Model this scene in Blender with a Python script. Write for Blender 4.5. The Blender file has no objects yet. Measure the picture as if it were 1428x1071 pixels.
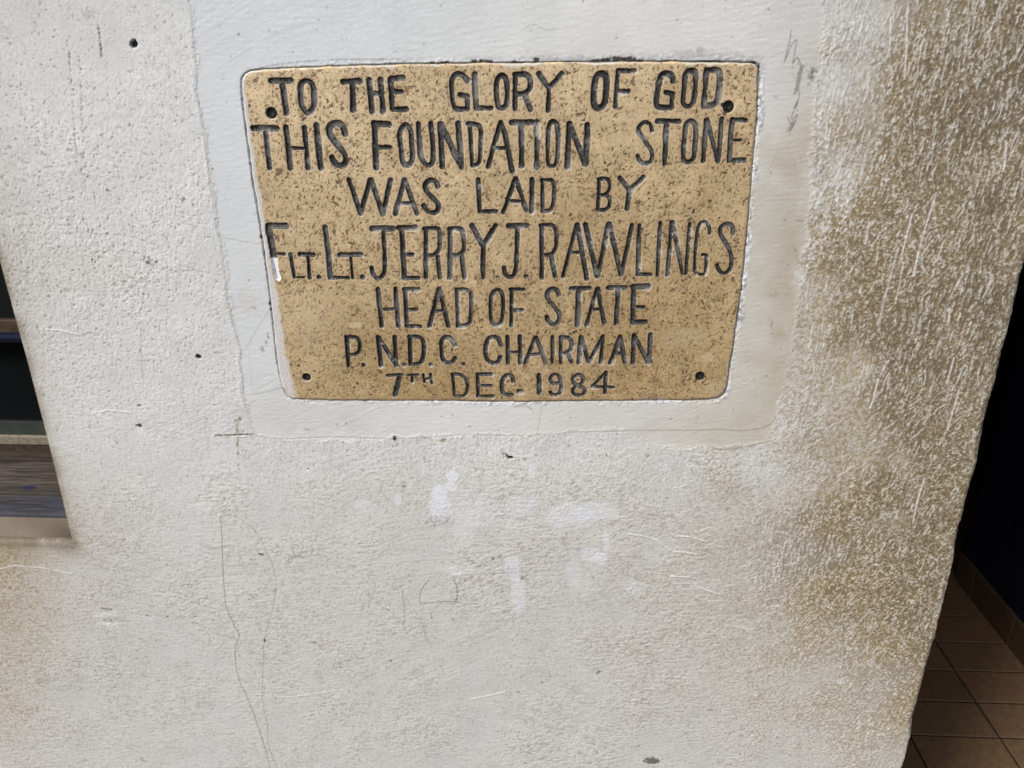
import bpy, math, random
import numpy as np

# ------------------------------------------------------------------ scene, camera, light
S = bpy.context.scene
COL = S.collection
H = 1.5                       # eye height above the floor (origin = eye height on the wall face)
CAM_D = 0.96173               # metres from lens to wall face (y = 0)
FPX = 1072.0                  # focal length in pixels of the 1428 px wide photograph
CX, CY = 714.0, 535.5
R = np.array([[0.9986006403006399, 0.011059974324776286, -0.05171497035759836],
              [0.05210415050933964, -0.37312120176074154, 0.9263183719954603],
              [-0.009050894478009866, -0.9277166839960114, -0.37317534155486837]])

cam_data = bpy.data.cameras.new('camera')
cam = bpy.data.objects.new('camera', cam_data)
COL.objects.link(cam)
cam_data.sensor_width = 36.0
cam_data.lens = FPX / 1428.0 * 36.0
cam_data.clip_start = 0.02
cam_data.clip_end = 100.0
from mathutils import Matrix, Vector
right = R @ np.array([1, 0, 0]); up = R @ np.array([0, -1, 0]); back = R @ np.array([0, 0, -1])
cam.matrix_world = Matrix(((right[0], up[0], back[0], 0.0),
                           (right[1], up[1], back[1], -CAM_D),
                           (right[2], up[2], back[2], 0.0), (0, 0, 0, 1)))
S.camera = cam

SUN_DIR = Vector((-0.52, -0.48, 0.70)).normalized()      # towards the bright part of the sky
elev = math.asin(SUN_DIR.z)
azim = math.atan2(SUN_DIR.x, SUN_DIR.y)
world = bpy.data.worlds.new('World')
S.world = world
world.use_nodes = True
wn = world.node_tree
sky = wn.nodes.new('ShaderNodeTexSky')
sky.sky_type = 'NISHITA'
sky.sun_disc = False
sky.sun_elevation = elev
sky.sun_rotation = azim
sky.air_density = 1.0
sky.dust_density = 4.0
sky.ozone_density = 1.0
wn.links.new(sky.outputs[0], wn.nodes['Background'].inputs['Color'])
wn.nodes['Background'].inputs['Strength'].default_value = 0.07

sl = bpy.data.lights.new('sun', 'SUN')
sl.energy = 1.5
sl.angle = math.radians(14)
sl.color = (1.0, 1.0, 0.985)
sun = bpy.data.objects.new('sun', sl)
COL.objects.link(sun)
sun.rotation_euler = (-SUN_DIR).to_track_quat('-Z', 'Y').to_euler()

S.view_settings.view_transform = 'Standard'
S.view_settings.look = 'None'
S.view_settings.gamma = 1.0
S.view_settings.use_curve_mapping = False
S.view_settings.exposure = 0.94

# ------------------------------------------------------------------ helpers
def wallpt(px, py):
    """photo pixel -> (x, z) on the wall face"""
    r = R @ np.array([px - CX, py - CY, FPX])
    t = CAM_D / r[1]
    return np.array([r[0] * t, r[2] * t])

def wallpts(pts):
    return np.array([wallpt(*p) for p in pts])

def project(x, z):
    """(x, z) arrays on the wall -> photo pixels"""
    c = [R[0, k] * x + R[1, k] * CAM_D + R[2, k] * z for k in range(3)]
    return CX + FPX * c[0] / c[2], CY + FPX * c[1] / c[2]

def gnoise(shape, sp, lx, lz, seed, ang=0.0):
    """gaussian-filtered white noise, std 1; lx, lz in metres; ang turns the grain"""
    rng = np.random.default_rng(seed)
    w = rng.standard_normal(shape).astype(np.float32)
    kz = np.fft.fftfreq(shape[0], sp)[:, None] * 2 * np.pi
    kx = np.fft.rfftfreq(shape[1], sp)[None, :] * 2 * np.pi
    ca, sa = math.cos(ang), math.sin(ang)
    a = (kx * ca + kz * sa) * lx
    b = (-kx * sa + kz * ca) * lz
    n = np.fft.irfft2(np.fft.rfft2(w) * np.exp(-0.5 * (a * a + b * b)), s=shape)
    n -= n.mean()
    return (n / n.std()).astype(np.float32)

def sstep(a, b, x):
    t = np.clip((x - a) / (b - a), 0, 1)
    return t * t * (3 - 2 * t)

def mix(a, b, t):
    return a + (b - a) * t

def polydist(X, Z, P, closed=False):
    """distance to a polyline"""
    d = np.full(X.shape, 1e9, np.float32)
    n = len(P)
    for i in range(n if closed else n - 1):
        ax, az = P[i]; bx, bz = P[(i + 1) % n]
        vx, vz = bx - ax, bz - az
        L = vx * vx + vz * vz + 1e-14
        t = np.clip(((X - ax) * vx + (Z - az) * vz) / L, 0, 1)
        np.minimum(d, np.hypot(X - ax - t * vx, Z - az - t * vz), out=d)
    return d

def inside(X, Z, P):
    r = np.zeros(X.shape, bool)
    n = len(P)
    for i in range(n):
        ax, az = P[i]; bx, bz = P[(i + 1) % n]
        if az == bz: continue
        c = ((az > Z) != (bz > Z)) & (X < (bx - ax) * (Z - az) / (bz - az) + ax)
        r ^= c
    return r

def sdf(X, Z, P):
    """positive inside"""
    d = polydist(X, Z, P, True)
    return np.where(inside(X, Z, P), d, -d)

def spline(P, n=8, closed=False):
    P = np.asarray(P, float)
    if len(P) < 3: return P
    out = []
    m = len(P)
    for i in range(m if closed else m - 1):
        g = lambda k: P[k % m] if closed else P[min(max(k, 0), m - 1)]
        p0, p1, p2, p3 = g(i - 1), g(i), g(i + 1), g(i + 2)
        for k in range(n):
            t = k / n
            out.append(0.5 * (2 * p1 + (p2 - p0) * t + (2 * p0 - 5 * p1 + 4 * p2 - p3) * t * t + (3 * p1 - p0 - 3 * p2 + p3) * t ** 3))
    out.append(P[0] if closed else P[-1])
    return np.array(out)

def table(PX, PY, xs, ys, T):
    T = np.array(T, np.float32)
    fx = np.clip(np.interp(PX, xs, np.arange(len(xs))), 0, len(xs) - 1.001)
    fy = np.clip(np.interp(PY, ys, np.arange(len(ys))), 0, len(ys) - 1.001)
    ix, iy = fx.astype(int), fy.astype(int)
    tx, ty = fx - ix, fy - iy
    tx = tx * tx * (3 - 2 * tx); ty = ty * ty * (3 - 2 * ty)
    return ((T[iy, ix] * (1 - tx) + T[iy, ix + 1] * tx) * (1 - ty) + (T[iy + 1, ix] * (1 - tx) + T[iy + 1, ix + 1] * tx) * ty)

def big_mesh(name, co, quads, color=None, mat=None, parent=None, smooth=True):
    me = bpy.data.meshes.new(name)
    nv, nf = len(co), len(quads)
    me.vertices.add(nv)
    me.vertices.foreach_set('co', np.ascontiguousarray(co, np.float32).ravel())
    me.loops.add(nf * 4)
    me.loops.foreach_set('vertex_index', np.ascontiguousarray(quads, np.int32).ravel())
    me.polygons.add(nf)
    me.polygons.foreach_set('loop_start', np.arange(0, nf * 4, 4, dtype=np.int32))
    me.polygons.foreach_set('use_smooth', np.full(nf, bool(smooth)))
    me.update(calc_edges=True)
    if color is not None:
        at = me.attributes.new('albedo', 'FLOAT_COLOR', 'POINT')
        c4 = np.ones((nv, 4), np.float32); c4[:, :3] = color
        at.data.foreach_set('color', c4.ravel())
    if mat: me.materials.append(mat)
    o = bpy.data.objects.new(name, me)
    COL.objects.link(o)
    if parent: o.parent = parent
    return o

def submesh(co, quads, color):
    used, inv = np.unique(quads, return_inverse=True)
    return co[used], inv.reshape(quads.shape), color[used]

class MB:
    """small meshes made of boxes, prisms and tubes"""
    def __init__(s): s.v, s.f = [], []
    def box(s, a, b, bev=0.0):
        (x0, y0, z0), (x1, y1, z1) = a, b
        n = len(s.v)
        s.v += [(x0, y0, z0), (x1, y0, z0), (x1, y1, z0), (x0, y1, z0), (x0, y0, z1), (x1, y0, z1), (x1, y1, z1), (x0, y1, z1)]
        s.f += [tuple(n + k for k in q) for q in ((0, 3, 2, 1), (4, 5, 6, 7), (0, 1, 5, 4), (1, 2, 6, 5), (2, 3, 7, 6), (3, 0, 4, 7))]
    def prism(s, prof, x0, x1):
        n = len(s.v); m = len(prof)
        s.v += [(x0, y, z) for y, z in prof] + [(x1, y, z) for y, z in prof]
        s.f += [tuple(n + k for k in range(m))[::-1], tuple(n + m + k for k in range(m))]
        s.f += [(n + k, n + (k + 1) % m, n + m + (k + 1) % m, n + m + k) for k in range(m)]
    def tube(s, a, b, r, n=20):
        a, b = Vector(a), Vector(b)
        d = (b - a).normalized()
        u = d.orthogonal().normalized(); w = d.cross(u)
        k0 = len(s.v)
        for p in (a, b):
            for i in range(n):
                t = 2 * math.pi * i / n
                s.v.append(tuple(p + u * math.cos(t) * r + w * math.sin(t) * r))
        s.f += [(k0 + i, k0 + (i + 1) % n, k0 + n + (i + 1) % n, k0 + n + i) for i in range(n)]
        s.f += [tuple(k0 + i for i in range(n))[::-1], tuple(k0 + n + i for i in range(n))]
    def build(s, name, mat, parent=None, bevel=0.0, smooth=False):
        me = bpy.data.meshes.new(name)
        me.from_pydata(s.v, [], s.f)
        me.materials.append(mat)
        if smooth:
            for p in me.polygons: p.use_smooth = True
        o = bpy.data.objects.new(name, me)
        COL.objects.link(o)
        if parent: o.parent = parent
        if bevel:
            m = o.modifiers.new('bevel', 'BEVEL'); m.width = bevel; m.segments = 2; m.limit_method = 'ANGLE'
        return o

def tag(o, label=None, cat=None, group=None, kind=None):
    if label: o['label'] = label
    if cat: o['category'] = cat
    if group: o['group'] = group
    if kind: o['kind'] = kind
    return o

def empty(name, loc):
    o = bpy.data.objects.new(name, None)
    o.location = loc
    o.empty_display_size = 0.05
    COL.objects.link(o)
    return o

def material(name, base=None, attr=False, rough=0.8, spec=0.3, noise=(300.0, 0.08), bump=None, metallic=0.0, roughvar=0.0):
    m = bpy.data.materials.new(name)
    m.use_nodes = True
    nt = m.node_tree; N = nt.nodes; L = nt.links
    b = N['Principled BSDF']
    b.inputs['Roughness'].default_value = rough
    b.inputs['Metallic'].default_value = metallic
    b.inputs['Specular IOR Level'].default_value = spec
    tc = N.new('ShaderNodeTexCoord')
    nz = N.new('ShaderNodeTexNoise')
    nz.inputs['Scale'].default_value = noise[0]
    nz.inputs['Detail'].default_value = 5.0
    L.new(tc.outputs['Object'], nz.inputs['Vector'])
    mr = N.new('ShaderNodeMapRange')
    mr.inputs['From Min'].default_value = 0.3; mr.inputs['From Max'].default_value = 0.7
    mr.inputs['To Min'].default_value = 1 - noise[1]; mr.inputs['To Max'].default_value = 1 + noise[1]
    L.new(nz.outputs['Fac'], mr.inputs['Value'])
    mx = N.new('ShaderNodeMix'); mx.data_type = 'RGBA'; mx.blend_type = 'MULTIPLY'
    mx.inputs['Factor'].default_value = 1.0
    if attr:
        at = N.new('ShaderNodeAttribute'); at.attribute_name = 'albedo'
        L.new(at.outputs['Color'], mx.inputs['A'])
    else:
        mx.inputs['A'].default_value = (*base, 1)
    L.new(mr.outputs['Result'], mx.inputs['B'])
    L.new(mx.outputs['Result'], b.inputs['Base Color'])
    if roughvar:
        m2 = N.new('ShaderNodeMapRange')
        m2.inputs['From Min'].default_value = 0.3; m2.inputs['From Max'].default_value = 0.7
        m2.inputs['To Min'].default_value = rough - roughvar; m2.inputs['To Max'].default_value = rough + roughvar
        L.new(nz.outputs['Fac'], m2.inputs['Value']); L.new(m2.outputs['Result'], b.inputs['Roughness'])
    if bump:
        bn = N.new('ShaderNodeTexNoise'); bn.inputs['Scale'].default_value = bump[0]; bn.inputs['Detail'].default_value = 6
        mp = N.new('ShaderNodeMapping')
        if len(bump) > 2: mp.inputs['Scale'].default_value = bump[2]
        L.new(tc.outputs['Object'], mp.inputs['Vector']); L.new(mp.outputs['Vector'], bn.inputs['Vector'])
        bp = N.new('ShaderNodeBump'); bp.inputs['Strength'].default_value = 1.0; bp.inputs['Distance'].default_value = bump[1]
        L.new(bn.outputs['Fac'], bp.inputs['Height']); L.new(bp.outputs['Normal'], b.inputs['Normal'])
    return m

M_plaster = material('painted_plaster', attr=True, rough=0.62, spec=0.35, noise=(420, 0.05), bump=(900, 0.00035))
M_skim = material('smooth_plaster', attr=True, rough=0.55, spec=0.35, noise=(260, 0.035), bump=(350, 0.00012))
M_stone = material('terrazzo_stone', attr=True, rough=0.5, spec=0.4, noise=(500, 0.10), bump=(800, 0.00012))
M_letter = material('letter_paint', attr=True, rough=0.42, spec=0.5, noise=(600, 0.18), bump=(700, 0.0003))
M_screw = material('dark_screw', (0.016, 0.016, 0.016), rough=0.7, spec=0.25, noise=(900, 0.3), bump=(900, 0.0002))
M_tile = material('quarry_tile', attr=True, rough=0.5, spec=0.4, noise=(60, 0.18), bump=(220, 0.0004))
M_navy = material('navy_paint', (0.005, 0.007, 0.022), rough=0.5, spec=0.25, noise=(30, 0.3), bump=(60, 0.002))
M_olive = material('dark_olive_paint', (0.03, 0.03, 0.012), rough=0.7, spec=0.2, noise=(20, 0.3), bump=(60, 0.002))
M_cover = material('shade_cover_dark', (0.05, 0.045, 0.04), rough=0.9, noise=(20, 0.2))
M_timber = material('weathered_timber', attr=True, rough=0.7, spec=0.3, noise=(300, 0.12), bump=(120, 0.0012, (0.12, 1, 1)))
M_frame = material('pale_frame', (0.20, 0.17, 0.13), rough=0.7, noise=(120, 0.3), bump=(200, 0.0006))
M_brownrail = material('brown_rail', (0.05, 0.032, 0.02), rough=0.65, noise=(90, 0.35), bump=(150, 0.0006, (0.2, 1, 1)))
M_blue = material('blue_enamel', (0.008, 0.014, 0.05), rough=0.35, spec=0.5, noise=(60, 0.25), bump=(120, 0.0004))
M_glass = material('dark_glass', (0.006, 0.008, 0.008), rough=0.06, spec=0.5, noise=(8, 0.2))
M_reflection = material('reflection_strip', (0.035, 0.04, 0.035), rough=0.35, spec=0.4, noise=(40, 0.3))  # tone of the sill's reflection low in the pane

# ------------------------------------------------------------------ outlines taken on the wall face
STONE_PX = [(336.5, 120), (337, 110), (341, 103.5), (350, 99), (366, 97), (400, 95.3), (440, 93.8), (500, 91.3), (580, 89), (700, 87.6), (820, 86.3),
            (1000, 86.3), (1047, 87.5), (1054, 89.5), (1057.5, 95), (1056, 160), (1050, 225), (1044, 300), (1034, 400), (1023, 480), (1013.5, 540),
            (1009, 550), (1000, 555.5), (978, 557.8), (880, 558.5), (700, 560), (520, 558.5), (440, 557.5), (409, 556), (401.5, 553), (397, 548), (394, 540),
            (391, 528), (386, 500), (379.5, 440), (375.5, 400), (367, 341), (360, 295), (352, 250), (345, 195), (342, 170), (339, 150)]
STONE = wallpts(STONE_PX)
SKIM_PX = [(257, -60), (264, 0), (271, 60), (276, 125), (283, 180), (291, 235), (299, 300), (309, 345), (316, 400), (325, 450), (336, 490),
           (340, 545), (348, 590), (356, 608), (400, 613), (470, 612), (560, 613), (640, 607), (720, 608), (800, 603), (870, 601),
           (880, 615), (950, 622), (1010, 628), (1050, 622), (1074, 614), (1084, 585), (1097, 540), (1108, 480), (1110, 440), (1118, 380),
           (1124, 330), (1131, 265), (1134, 200), (1141, 150), (1146, 80), (1150, 20), (1156, -60)]
SKIM = wallpts(SKIM_PX)
EDGE_R = 0.580          # free right edge of the wall
EDGE_W = -0.731         # window opening
SILL_Z = -0.654
HEAD_Z = 0.62
WIN_L = -1.75
WALL_TOP = 0.95
WALL_L = -2.4

# ------------------------------------------------------------------ the plaster wall: one height field
SP = 0.0008
fx0, fz0, fz1 = -1.0, -1.16, 0.115
nfx = int(round((EDGE_R - fx0) / SP)) + 1
fxs = np.linspace(fx0, EDGE_R, nfx)
iw_f = int(np.argmin(abs(fxs - EDGE_W))); fxs[iw_f] = EDGE_W
nfz = int(round((fz1 - fz0) / SP)) + 1
fzs = np.linspace(fz0, fz1, nfz)
jb_f = int(np.argmin(abs(fzs - SILL_Z))); fzs[jb_f] = SILL_Z
FX, FZ = np.meshgrid(fxs, fzs)
FX = FX.astype(np.float32); FZ = FZ.astype(np.float32)
shp = FX.shape
PX, PY = project(FX, FZ)

hgt = np.zeros(shp, np.float32)            # metres towards the viewer
n_big = gnoise(shp, SP, 0.06, 0.06, 1)
n_mid = gnoise(shp, SP, 0.02, 0.02, 2)
n_sm = gnoise(shp, SP, 0.007, 0.007, 3)
n_peel = gnoise(shp, SP, 0.0009, 0.0009, 4) + 0.6 * gnoise(shp, SP, 0.0017, 0.0017, 7) - 0.35 * gnoise(shp, SP, 0.0040, 0.0040, 7)
n_peel /= n_peel.std()
n_fine = gnoise(shp, SP, 0.0006, 0.0006, 5)
n_lump = gnoise(shp, SP, 0.0022, 0.0022, 6)

skim_d = sdf(FX, FZ, SKIM) + 0.0022 * n_sm + 0.0012 * n_peel
skim = sstep(-0.0012, 0.0012, skim_d)
stone_d = sdf(FX, FZ, STONE)

# zones of texture
wB = sstep(0, 1, (PX - (1085 + 0.00 * PY) + 60 * n_mid + 40 * n_big) / 130)
low = sstep(560, 760, PY + 25 * n_mid)
xl = np.interp(PY, [560, 640, 800, 900, 1071], [1100, 1010, 930, 960, 1080])
wB = np.maximum(wB, low * sstep(0, 1, (PX - xl + 40 * n_mid) / 170))
wC = (1 - wB) * sstep(0, 1, (PY - 590 + 40 * n_mid + 0.25 * np.clip(500 - PX, 0, 500)) / 160) * 1.0
wA = np.clip(1 - wB - wC, 0, 1)

grainV = 0.7 * gnoise(shp, SP, 0.0007, 0.0020, 11, math.radians(-10)) + 0.7 * gnoise(shp, SP, 0.0009, 0.0055, 15, math.radians(-5)) - 0.4 * gnoise(shp, SP, 0.003, 0.007, 11, math.radians(-6))
grainD = 0.7 * gnoise(shp, SP, 0.0007, 0.0016, 12, math.radians(-38)) + 0.7 * gnoise(shp, SP, 0.0009, 0.0042, 16, math.radians(-30)) - 0.4 * gnoise(shp, SP, 0.003, 0.006, 12, math.radians(-38))
grainH = gnoise(shp, SP, 0.0042, 0.0011, 13, math.radians(6)) - 0.4 * gnoise(shp, SP, 0.009, 0.003, 13, math.radians(6))
grainX = gnoise(shp, SP, 0.0008, 0.0022, 14, math.radians(35))
tB = sstep(-0.4, 0.6, n_big + 0.5 * n_mid + (PY - 640) / 260)
hB = (1 - tB) * (0.65 * grainV + 0.5 * n_peel + 0.2 * n_fine) + tB * (0.35 * grainD + 0.3 * grainX + 0.55 * n_peel + 0.25 * n_fine)
hA = 0.42 * n_peel + 0.32 * grainV + 0.30 * n_fine + 0.25 * n_lump
hC = 0.44 * grainH + 0.22 * n_peel + 0.2 * grainD + 0.2 * n_lump + 0.22 * n_fine
# trowel drags: long shallow furrows in a few directions
tr = [gnoise(shp, SP, 0.0011, 0.022, 40 + k, math.radians(a)) for k, a in enumerate((-84, -62, 70))]
tsel = [gnoise(shp, SP, 0.035, 0.035, 50 + k) for k in range(3)]
trow = sum(t * sstep(0.2, 1.3, m) for t, m in zip(tr, tsel))
trow_c = sum(sstep(1.1, 2.0, t) * sstep(0.2, 1.3, m) for t, m in zip(tr, tsel))
vary = np.clip(0.9 + 0.16 * n_mid + 0.08 * n_big, 0.4, 1.5)
hC = hC * vary + 0.26 * trow
hA = hA * np.clip(vary + 0.1, 0.2, 1.3) + 0.22 * trow
relief = (wA * hA * (0.00008 + 0.00009 * sstep(150, 330, PY)) + wB * hB * 0.00023 + wC * hC * (0.00016 + 0.00005 * sstep(700, 1000, PX))) * (1 - skim)
relief = relief + skim * (0.00004 * grainH + 0.00002 * n_peel + 0.00004 * n_sm + 0.00003 * trow)
hgt += relief + 0.0008 * gnoise(shp, SP, 0.12, 0.12, 8) + 0.00022 * n_mid * (1 - 0.5 * skim) + 0.00006 * n_sm * (1 - skim)

# --- patches of the field around a point, for strokes and marks
def window(x0, x1, z0, z1):
    i0 = max(0, int((x0 - fx0) / SP) - 1); i1 = min(nfx, int((x1 - fx0) / SP) + 3)
    j0 = max(0, int((z0 - fz0) / SP) - 1); j1 = min(nfz, int((z1 - fz0) / SP) + 3)
    if i1 - i0 < 2 or j1 - j0 < 2: return None
    return (slice(j0, j1), slice(i0, i1))

ridge = np.zeros(shp, np.float32)
def add_ridge(P, w, a):
    m = 3 * w
    s = window(P[:, 0].min() - m, P[:, 0].max() + m, P[:, 1].min() - m, P[:, 1].max() + m)
    if s is None: return
    d = polydist(FX[s], FZ[s], P)
    ridge[s] = np.maximum(ridge[s], a * np.exp(-(d / w) ** 2))

rr = random.Random(7)
def rand_ridges(n, box, ang, spread, len_mm, w_mm, amp, bend=0.25):
    for _ in range(n):
        px, py = rr.uniform(box[0], box[2]), rr.uniform(box[1], box[3])
        x, z = wallpt(px, py)
        a = math.radians(ang(px, py) + rr.gauss(0, spread))
        L = rr.uniform(*len_mm) / 1000 * rr.uniform(0.5, 1.2)
        k = rr.gauss(0, bend)
        pts = []
        for i in range(7):
            t = i / 6 - 0.5
            aa = a + k * t
            pts.append((x + math.cos(aa) * L * t + rr.gauss(0, 0.00035), z + math.sin(aa) * L * t + rr.gauss(0, 0.0003)))
        add_ridge(np.array(pts), rr.uniform(*w_mm) / 1000, rr.uniform(0.3, 1.0) * amp)

angV = lambda px, py: 86 - 0 * px
angLow = lambda px, py: 62 + 20 * math.sin(px / 55.0 + py / 80.0)
rand_ridges(380, (1125, -20, 1430, 560), angV, 9, (5, 22), (0.6, 0.95), 1.0)
rand_ridges(900, (1130, -20, 1430, 560), angV, 12, (3, 11), (0.6, 0.95), 0.6)
rand_ridges(700, (1040, 560, 1400, 900), angLow, 30, (3, 10), (0.55, 0.9), 0.55)
rand_ridges(9, (1150, 60, 1420, 560), angV, 6, (30, 55), (0.7, 1.1), 1.1)
rand_ridges(330, (1050, 540, 1400, 880), angLow, 20, (5, 20), (0.55, 0.9), 0.95)
rand_ridges(6, (1110, 560, 1340, 820), angLow, 12, (25, 45), (0.7, 1.0), 1.1)
rand_ridges(160, (1080, 860, 1290, 1080), angV, 14, (5, 18), (0.7, 1.1), 0.6)
rand_ridges(200, (930, 620, 1100, 900), lambda a, b: 150 + 30 * math.sin(b / 40), 25, (6, 30), (0.7, 1.2), 0.8)
rand_ridges(700, (640, 625, 1080, 1075), lambda a, b: 12 + 22 * math.sin(a / 70 + b / 50), 22, (4, 26), (0.5, 0.9), 0.6, 0.5)
rand_ridges(420, (0, 690, 660, 1075), lambda a, b: 3 + 18 * math.sin(a / 60 + b / 60), 24, (4, 24), (0.5, 0.9), 0.45, 0.5)
rand_ridges(60, (0, 300, 330, 760), lambda a, b: 4, 18, (5, 25), (0.7, 1.1), 0.35)
for pts, w, a in [
    ([(876, 744), (900, 748), (915, 753), (928, 763), (938, 769), (955, 770), (972, 773)], 1.1, 1.6),
    ([(944, 747), (965, 749), (986, 756)], 1.1, 1.4),
    ([(936, 803), (962, 805)], 1.2, 1.4), ([(972, 818), (985, 823), (1003, 829)], 1.2, 1.5),
    ([(51, 448), (64, 460), (88, 462), (112, 468)], 1.0, 1.3), ([(128, 577), (150, 573), (182, 576)], 0.9, 1.1),
    ([(298, 608), (325, 610), (352, 608)], 1.1, 1.2), ([(0, 793), (20, 789), (60, 792), (100, 800)], 1.1, 1.0),
    ([(380, 972), (420, 970), (470, 962)], 0.9, 0.8), ([(655, 975), (690, 968), (705, 964)], 0.9, 1.2),
    ([(1252, 348), (1236, 410), (1225, 455)], 1.2, .7), ([(1404, 200), (1400, 235)], 1.2, 1.4),
    ([(1306, 270), (1290, 320), (1283, 345)], 1.2, .9), ([(1281, 352), (1274, 385)], 1.2, 1.5),
    ([(1213, 310), (1207, 340)], 1.2, 1.3), ([(1272, 300), (1258, 355)], 1.0, 1.2),
    ([(1338, 545), (1328, 580), (1322, 600)], 1.1, 1.0), ([(1331, 500), (1322, 535)], 1.1, 1.3),
    ([(1225, 530), (1220, 555), (1214, 570)], 1.1, 1.6), ([(1290, 668), (1280, 700), (1274, 730)], 1.1, 1.5),
    ([(1266, 12), (1265, 60), (1262, 110)], 1.0, 1.3), ([(1243, 25), (1241, 80)], 1.0, 1.1),
]:
    add_ridge(wallpts(pts), w / 1000, a)
# random lumps where the coat was dabbed on next to the smooth band
hgt += 0.00055 * ridge * (1 - skim)

# band edge: rough coat stops with an uneven lip; a hairline crack follows it on the left and below
lip = np.exp(-((skim_d + 0.002) / 0.0022) ** 2) * (0.35 + 0.65 * np.clip(0.5 + 0.6 * n_sm, 0, 1))
hgt += 0.00035 * lip * sstep(0.2, 0.6, wB) + 0.00015 * lip
hgt -= 0.0005 * skim * sstep(0, 0.004, skim_d)

# --- colour
white = np.array([0.655, 0.675, 0.678], np.float32)
TX = [0, 130, 260, 390, 520, 650, 780, 910, 1040, 1170, 1300, 1428]
TY = [0, 120, 240, 360, 480, 600, 720, 840, 960, 1071]
G = table(PX, PY, TX, TY, [
    [.20, .06, .0, .0, .0, .0, .02, .05, .08, .42, .75, 1.15],
    [.14, .03, .0, .0, .0, .0, .0, .02, .12, .56, 1.0, 1.3],
    [.22, .08, .05, .0, .0, .0, .0, .0, .22, .80, 1.05, 1.3],
    [.32, .14, .07, .05, .0, .0, .0, .0, .30, 1.0, 1.1, 1.3],
    [.36, .09, .05, .0, .0, .0, .0, .0, .34, 1.0, 1.05, 1.0],
    [.36, .07, .05, .12, .12, .12, .14, .18, .42, .90, 1.0, .95],
    [1.2, .30, .08, .12, .15, .17, .20, .28, .62, .90, .98, .90],
    [.85, .24, .09, .12, .14, .15, .19, .28, .56, .86, .95, .80],
    [.42, .17, .09, .11, .12, .13, .15, .24, .36, .56, .78, .70],
    [.26, .12, .08, .08, .07, .07, .09, .14, .20, .36, .60, .52]])
G = G + 0.03 * n_big * sstep(0.2, 0.5, G) + 0.035 * n_mid * sstep(0.1, 0.4, G) + 0.008 * n_mid
# white-washed fringe along the right of the band
def blob(px, py, rx, ry, soft=0.5, nz=0.55):
    q = np.hypot((PX - px) / rx, (PY - py) / ry) + nz * 0.5 * n_sm + nz * 0.35 * n_mid
    return 1 - sstep(1 - soft, 1 + soft, q)
fringe = np.zeros(shp, np.float32)
for b in [(1158, 110, 18, 60), (1147, 190, 18, 80), (1140, 245, 14, 50), (1175, 260, 14, 70), (1128, 350, 14, 28), (1115, 385, 10, 20), (1152, 320, 12, 40),
          (1110, 590, 40, 25), (1060, 650, 60, 24), (1000, 640, 60, 24), (1180, 45, 60, 40)]:
    np.maximum(fringe, blob(*b), out=fringe)
G = G + skim * (0.3 * blob(1078, 330, 34, 110, .7) + 0.2 * blob(1085, 560, 40, 60, .7) + .12 * blob(1010, 600, 90, 22, .7) + .1 * blob(450, 580, 60, 22, .8))
G = G * (1 - 0.5 * fringe * np.clip(.75 + .35 * n_peel + .3 * n_sm, 0, 1.4)) * (1 + 0.16 * sstep(1120, 1300, PX))
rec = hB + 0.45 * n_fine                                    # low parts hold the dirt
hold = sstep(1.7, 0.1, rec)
rmask = np.clip(ridge, 0, 1)
amt = np.clip(G, 0, 1.15)
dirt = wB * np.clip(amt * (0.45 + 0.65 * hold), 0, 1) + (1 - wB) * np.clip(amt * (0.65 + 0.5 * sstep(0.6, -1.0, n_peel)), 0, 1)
dirt = np.where(skim > 0.5, amt * 0.75, dirt)
dirt = dirt * (1 - 0.78 * rmask * (1 - skim))
tan = np.array([0.128, 0.094, 0.047], np.float32)
tan2 = np.array([0.295, 0.230, 0.128], np.float32)
tmix = np.clip(0.5 + 0.35 * n_mid + 0.3 * n_big, 0, 1)[..., None]
C = np.empty(shp + (3,), np.float32)
C[:] = white
C *= (1 + 0.020 * n_big + 0.018 * n_mid + 0.012 * n_sm)[..., None]
warm = np.clip(0.55 + 0.12 * n_big + 0.08 * n_mid + 0.15 * grainH, 0, 1) * sstep(560, 760, PY)
C = mix(C, np.array([0.60, 0.60, 0.568], np.float32), (0.65 * warm)[..., None])
C *= (1 - 0.07 * sstep(600, 900, PY) * (1 - wB))[..., None]  # lower wall darkened in the colour, following the dimmer light there
# the band is tinted cooler towards its upper left
cool = skim * sstep(900, 350, PX + 0.5 * PY)
C = mix(C, np.array([0.60, 0.645, 0.685], np.float32), (0.6 * cool)[..., None])
wsk = skim * sstep(560, 1000, PX) * sstep(0, 500, PY + 100 * n_mid)
C = mix(C, np.array([0.59, 0.585, 0.535], np.float32), (0.55 * wsk)[..., None])
deep = wB * (1 - skim) * sstep(0.9, -1.1, rec) * sstep(0.6, 1.3, amt)
dcol = mix(tan2, tan, (np.clip(deep * 0.8, 0, 1))[..., None]) * (0.86 + 0.28 * tmix)
dcol *= (1 - 0.12 * sstep(0.9, 1.25, G))[..., None]
dcol = mix(np.array([0.36, 0.295, 0.185], np.float32), dcol, wB[..., None])
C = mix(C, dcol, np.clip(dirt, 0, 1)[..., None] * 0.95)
C = mix(C, np.array([0.58, 0.54, 0.46], np.float32), (0.5 * rmask * wB * (1 - skim))[..., None])

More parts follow.
